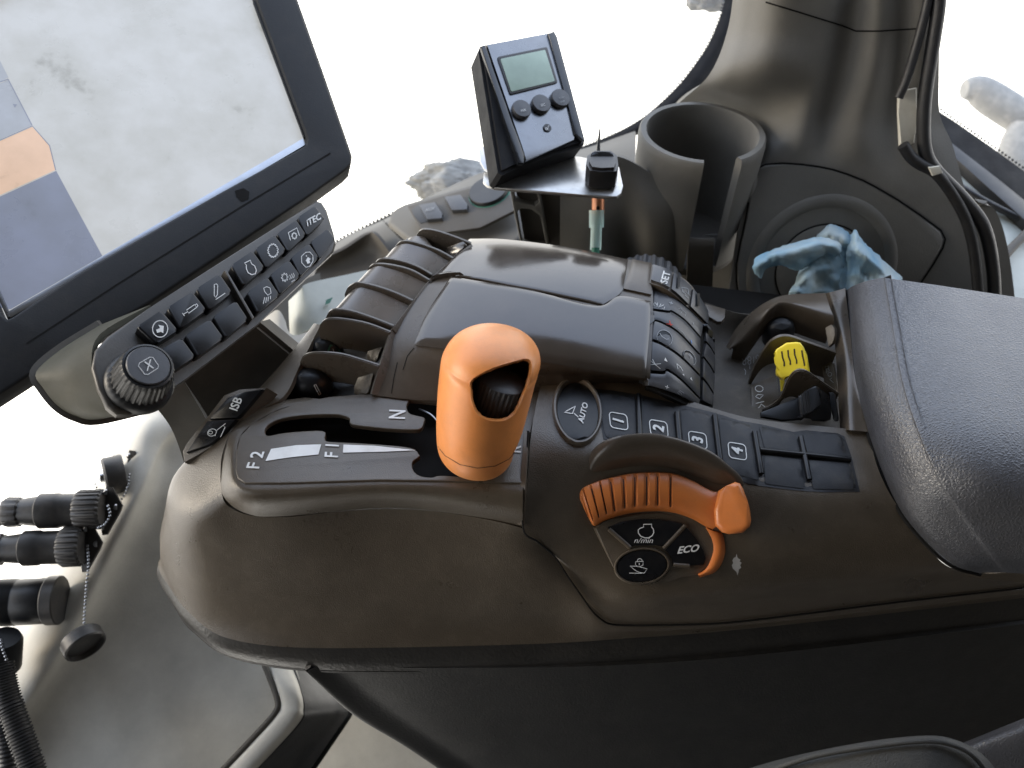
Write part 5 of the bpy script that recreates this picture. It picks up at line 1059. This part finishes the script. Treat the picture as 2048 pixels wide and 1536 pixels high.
# ================================================================== BLUE PAPER TOWEL
def towel():
    V, F = [], []
    def part(rows, nu, nv, d0, amp, seed):
        amp *= .6
        g = grid([[Vector((x, y, d)) for x, y, d in r] for r in rows], nu, nv); b = len(V)
        for i in range(nv):
            for j in range(nu):
                p = g[i][j]; e_ = 1 if i in (0, nv - 1) or j in (0, nu - 1) else 0
                jx = 2.6 * e_ * noise.noise(Vector((p.x * .13, p.y * .13, seed))); jy = 2.6 * e_ * noise.noise(Vector((p.x * .13, p.y * .13, seed + 9)))
                d = d0 + p.z + amp * noise.noise(Vector((p.x * .022 + p.y * .012, p.y * .03 - p.x * .012, seed))) + amp * .35 * noise.noise(Vector((p.x * .11, p.y * .09, seed + 5)))
                V.append(D(p.x + jx, p.y + jy, d))
        for i in range(nv - 1):
            for j in range(nu - 1): q = b + i * nu + j; F.append((q, q + 1, q + nu + 1, q + nu))
    part([[(1640, 462, .01), (1662, 449, 0), (1690, 461, 0), (1705, 480, .01)], [(1632, 480, 0), (1660, 470, -.012), (1695, 485, -.01), (1712, 510, .0)], [(1640, 520, .01), (1665, 520, 0), (1695, 530, 0), (1720, 560, .01)], [(1650, 600, .01), (1680, 600, 0), (1700, 600, 0), (1730, 600, .01)]], 26, 30, .622, .010, 1)
    part([[(1700, 470, .01), (1711, 460, .0), (1722, 478, 0), (1750, 506, .0), (1805, 556, .01)], [(1694, 500, 0), (1712, 495, -.012), (1730, 510, -.014), (1755, 540, -.01), (1800, 590, .0)], [(1690, 545, .01), (1705, 550, -.002), (1725, 560, -.004), (1745, 580, .0), (1790, 620, .01)], [(1680, 610, .01), (1700, 610, .0), (1720, 610, .0), (1745, 620, .01), (1780, 640, .01)]], 34, 30, .615, .012, 2)
    part([[(1508, 527, 0), (1512, 515, 0), (1540, 502, 0), (1581, 488, 0), (1634, 475, -.004), (1672, 482, .0), (1684, 495, .006)], [(1506, 540, 0), (1520, 528, -.006), (1545, 512, -.010), (1585, 502, -.014), (1632, 490, -.016), (1668, 492, -.012), (1680, 505, .0)], [(1521, 557, .0), (1530, 538, 0), (1556, 528, -.004), (1590, 525, -.008), (1625, 512, -.008), (1655, 502, -.006), (1672, 510, .004)], [(1522, 548, .008), (1534, 534, .006), (1560, 530, .006), (1598, 540, .006), (1635, 520, .006), (1655, 508, .006), (1668, 514, .01)]], 46, 24, .606, .007, 3)
    part([[(1598, 545, .01), (1625, 520, 0), (1650, 508, -.006), (1680, 505, 0)], [(1590, 565, 0), (1620, 545, -.010), (1655, 530, -.004), (1688, 530, .004)], [(1578, 585, 0), (1610, 570, -.006), (1640, 565, .006), (1680, 560, .004)], [(1575, 610, .01), (1610, 600, .0), (1640, 605, .01), (1680, 605, .01)]], 28, 30, .612, .012, 4)
    o = mk('paper_towel', V, F, 'tissue', None, ang=80); tag(o, 'crumpled light blue paper towel behind the armrest', 'paper towel')
    m = o.modifiers.new('thickness', 'SOLIDIFY'); m.thickness = .0006; m.offset = 0
towel()

# ================================================================== PALE TRAY AND LEFT FRONT COWL
tr_ = thing('washer_bottle', 'pale translucent plastic bottle between monitor and armrest', 'bottle', D(640, 640, .66))
loft('bottle_side', [DR(577, 602, .66, 600, 580, .655, 617, 566, .66, 690, 550, .68, 745, 538, .70), DR(578, 640, .65, 600, 625, .645, 630, 610, .65, 690, 590, .67, 745, 575, .69), DR(580, 678, .645, 600, 668, .64, 640, 648, .645, 690, 625, .66, 745, 605, .68)], 26, 20, 'pale_plastic', tr_, .003)
loft('bottle_foot', [DR(505, 655, .64, 535, 632, .64, 556, 620, .64, 570, 640, .635, 577, 662, .63, 595, 670, .63, 645, 650, .64, 700, 615, .66), DR(520, 690, .62, 540, 680, .62, 560, 690, .615, 575, 700, .615, 585, 705, .615, 610, 700, .62, 650, 680, .63, 700, 650, .65)], 40, 12, 'trim_pale', tr_, .004)
loft('bottle_back', [DR(470, 640, .70, 540, 590, .70, 640, 545, .72), DR(480, 720, .69, 560, 680, .69, 650, 640, .71), DR(500, 800, .68, 580, 770, .68, 660, 740, .70)], 12, 12, 'trim', tr_, .004)
ink('bottle_mark', Pl3(D(650, 605, .655), D(700, 590, .67), D(660, 640, .65)), fills=[[(652, 600), (666, 594), (660, 606), (650, 610)]], mat='green', parent=tr_, lift=.004)
cow = thing('front_cowl', 'tan moulded front cowl panel below the monitor carrying the plugs', 'cowl panel', D(350, 1300, .72))
cowl = loft('cowl_skin', [DR(300, 815, .70, 330, 822, .69, 352, 850, .68, 372, 880, .685, 520, 880, .70), DR(250, 864, .69, 282, 868, .665, 318, 890, .665, 345, 915, .675, 520, 920, .70),
                   DR(190, 980, .675, 232, 985, .645, 275, 990, .635, 330, 1005, .66, 520, 1010, .68), DR(92, 1142, .66, 140, 1150, .625, 190, 1165, .615, 255, 1195, .642, 540, 1150, .665),
                   DR(20, 1262, .65, 60, 1280, .612, 112, 1310, .60, 178, 1340, .628, 555, 1300, .65), DR(-80, 1400, .64, -40, 1440, .60, 12, 1460, .59, 90, 1500, .615, 560, 1440, .63), DR(-170, 1560, .63, -120, 1590, .59, -60, 1600, .58, 20, 1620, .60, 460, 1600, .62)], 60, 70, 'trim_pale', cow, .004)
loft('hatch_lip', [DR(528, 1325, .642, 545, 1325, .640, 572, 1330, .640, 592, 1335, .645), DR(550, 1375, .628, 562, 1372, .622, 590, 1378, .622, 606, 1385, .628), DR(556, 1412, .622, 570, 1412, .615, 596, 1412, .615, 610, 1420, .621),
                   DR(540, 1440, .616, 556, 1440, .61, 582, 1445, .61, 598, 1452, .616), DR(436, 1550, .602, 456, 1550, .596, 486, 1550, .596, 506, 1552, .602)], 30, 50, 'trim_pale', cow, .004)
loft('step_side', [DR(588, 1333, .642, 620, 1340, .69, 680, 1350, .72), DR(604, 1384, .626, 640, 1384, .66, 696, 1386, .70), DR(609, 1420, .619, 650, 1415, .65, 704, 1410, .69), DR(597, 1452, .614, 640, 1448, .645, 690, 1446, .68), DR(504, 1553, .600, 560, 1552, .63, 620, 1550, .66)], 24, 40, 'pedestal', cow, .004)  # side wall's shade put into a near-black material
tube('hatch_groove', DR(526, 1322, .640, 548, 1378, .626, 556, 1408, .6195, 550, 1426, .616, 530, 1450, .612, 438, 1548, .600), .0024, 'trim_dark', cow, n=8, ns=50)
tube('floor_seam', DR(704, 1408, .672, 700, 1428, .668, 688, 1448, .662, 620, 1548, .642), .0020, 'core', cow, n=8, ns=30)
loft('floor_mat', [DR(560, 1330, .76, 760, 1330, .76, 1000, 1400, .76), DR(560, 1450, .75, 760, 1450, .75, 1000, 1480, .75), DR(500, 1600, .74, 760, 1600, .74, 1000, 1600, .74)], 12, 12, 'trim_pale', cow, .004)
SC = Sf(cowl); J = crop(0, 860, 3.2)
def plug(name, bx, by, d, prof, label, cat, mat='connector', ax_=(-1, -.10, .08), rib=20, ribs=None, grp='electrical plugs on the cowl', n=28):
    o_ = D(bx, by, d); k = d / FPX; a = Vector(ax_).normalized()
    t = thing(name, label, cat, o_, grp)
    for nm, pf, rb, mt in prof:
        lathe(nm, o_, a, [(r * k, h * k) for r, h in pf], mt or mat, t, n=n, rib=rb, ribd=.07)
    return t
def flange(bx, by, d, par):
    for dx, dy in ((8, -34), (28, -4), (2, 36)): lathe('flange_screw', D(bx + dx, by + dy, d), (-1, -.3, .3), [(.0022, 0), (.0022, .0015), (.001, .0025), (0, .0025)], 'metal', par, n=8)
    prism('flange', [D(bx + x, by + y, d + .004) for x, y in ((6, -46), (18, -44), (38, -8), (34, 4), (8, 50), (-2, 52), (-6, 30))], [D(bx + x + 3, by + y + 1, d + .009) for x, y in ((6, -46), (18, -44), (38, -8), (34, 4), (8, 50), (-2, 52), (-6, 30))], 'connector', par, .0006)
p1 = plug('plug', 208, 1018, .61, [('coupling_ring', [(36, 0), (40, 4), (40, 44), (36, 50)], 22, None), ('plug_body', [(33, 46), (33, 80), (35, 84), (35, 118), (30, 122), (28, 140), (25, 156)], 0, None), ('gland_nut', [(25, 152), (29, 156), (30, 178), (26, 186), (12, 188)], 12, None)], 'upper dusty black plug with cable beside the chained cap', 'plug'); flange(206, 1018, .61, p1)
p2 = plug('plug', 168, 1092, .60, [('coupling_ring', [(36, 0), (40, 4), (40, 36), (36, 42)], 22, None), ('plug_body', [(33, 38), (33, 80), (35, 84), (35, 110), (30, 114), (26, 150)], 0, None), ('gland_nut', [(25, 148), (31, 152), (31, 180), (26, 186), (12, 188)], 12, None)], 'second black plug directly under the upper plug', 'plug'); flange(166, 1092, .60, p2)
p3 = plug('plug', 122, 1200, .60, [('hex_nut', [(46, 0), (48, 2), (48, 22), (44, 26)], 0, None), ('plug_body', [(43, 24), (45, 30), (45, 76), (44, 78), (44, 81), (46, 84), (46, 200)], 0, 'button')], 'large smooth blue-black plug below the two ribbed plugs', 'plug', n=36)
p4 = plug('dust_cap', 250, 945, .645, [('cap_rim', [(36, 0), (38, 3), (38, 34), (35, 38), (0, 39)], 0, None)], 'round black dust cap closed on the topmost socket', 'cap', ax_=(-1, -.55, .25), grp='dust caps'); flange(252, 946, .65, p4)
lathe('cap_stud', p4.location + Vector((-1, -.55, .25)).normalized() * 38 * .645 / FPX, (-1, -.55, .25), [(.0035, 0), (.0035, .003), (.0022, .004), (0, .005)], 'metal', p4, n=12)
dc = D(166, 1284, .585); k_ = .585 / FPX
p5 = thing('dust_cap', 'round black dust cap hanging open on a bead chain', 'cap', dc, 'dust caps')
lathe('cap_rim', dc, (C - dc).normalized() + Vector((-.1, 0, -.85)), [(0, -.005), (37 * k_, -.005), (40 * k_, -.0035), (40 * k_, .0045), (38 * k_, .0055), (35 * k_, .0055), (34 * k_, .002), (0, .002)], 'connector', p5, n=40)
dc6 = D(8, 1300, .58); p6 = thing('dust_cap', 'blue-black dust cap at the left edge under the large plug', 'cap', dc6, 'dust caps')
lathe('cap_rim', dc6, (-.2, -.3, -.8), [(0, -.012), (30 * k_, -.012), (34 * k_, -.008), (30 * k_, .016), (0, .017)], 'button', p6, n=30)
def chain(path, label, r=.0011):
    P_ = cr(path, 300); bm = bmesh.new(); acc = 9; last = P_[0]
    for p in P_:
        acc += (p - last).length; last = p
        if acc > r * 2.3: acc = 0; bmesh.ops.create_icosphere(bm, subdivisions=1, radius=r, matrix=Matrix.Translation(p))
    o = from_bm('bead_chain', bm, 'metal', None); tag(o, label, 'chain', 'bead chains of the caps')
chain(DR(175, 1092, .594, 177, 1130, .590, 172, 1180, .588, 169, 1230, .586, 168, 1256, .584), 'bead chain hanging straight down to the open dust cap')
chain(DR(190, 968, .62, 200, 992, .62, 222, 1006, .625, 245, 996, .63, 256, 970, .635, 259, 945, .64), 'bead chain looped under the closed topmost cap')
chain(DR(216, 1012, .60, 220, 1030, .60, 210, 1048, .60, 195, 1056, .60), 'short bead chain beside the upper plug ring')
chain(DR(2, 1280, .57, 6, 1300, .566, 14, 1322, .564, 20, 1340, .564), 'short bead chain at the left edge below the large plug')
def hose(path, r, label, ribs):
    o = tube('corrugated_hose', path, r, 'cable', None, n=16, ns=ribs * 4, rad=lambda t: 1 if (t * (ribs * 4 - 1)) % 4 < 2 else .86); tag(o, label, 'hose', 'corrugated hoses at the left edge')
hose(DR(2, 1330, .56, 14, 1390, .555, 38, 1460, .55, 62, 1530, .545, 80, 1600, .54), .0085, 'thick corrugated black hose at the lower left corner', 44)
hose(DR(-14, 1330, .575, -6, 1410, .57, 10, 1480, .565, 22, 1580, .56), .0060, 'thinner corrugated hose at the very left edge', 34)
hose(DR(24, 1030, .605, 8, 1036, .605, -20, 1052, .605, -60, 1090, .605), .0046, 'short ribbed cable leaving the upper plug', 14)

# ================================================================== SEAT EDGE
seat = thing('driver_seat', 'dark fabric seat cushion edge at the bottom right corner', 'seat', D(1800, 1600, .46))
loft('cushion', [DR(1440, 1560, .43, 1500, 1536, .425, 1609, 1507, .42, 1748, 1481, .415, 1859, 1471, .415, 1915, 1481, .42, 1956, 1502, .425, 1986, 1532, .43, 2010, 1580, .435), DR(1470, 1570, .415, 1520, 1548, .41, 1612, 1522, .405, 1750, 1497, .40, 1855, 1488, .40, 1905, 1497, .405, 1940, 1516, .41, 1965, 1544, .415, 1985, 1590, .42),
                 DR(1480, 1610, .405, 1530, 1600, .40, 1612, 1590, .395, 1750, 1580, .39, 1850, 1575, .39, 1890, 1580, .395, 1915, 1590, .40, 1935, 1605, .405, 1950, 1625, .41)], 60, 24, 'seat', seat, .006)
tube('piping', DR(1480, 1566, .412, 1612, 1517, .402, 1750, 1492, .398, 1855, 1482, .398, 1908, 1491, .402, 1945, 1511, .407, 1975, 1545, .412), .0013, 'seat', seat, n=8, ns=50)
loft('bolster', [DR(1890, 1500, .47, 1960, 1472, .465, 2060, 1432, .46, 2140, 1405, .46), DR(1900, 1520, .46, 1970, 1492, .455, 2060, 1462, .45, 2140, 1440, .45), DR(1900, 1600, .46, 1990, 1580, .455, 2080, 1560, .45, 2140, 1540, .45)], 24, 20, 'pad', seat, .005)
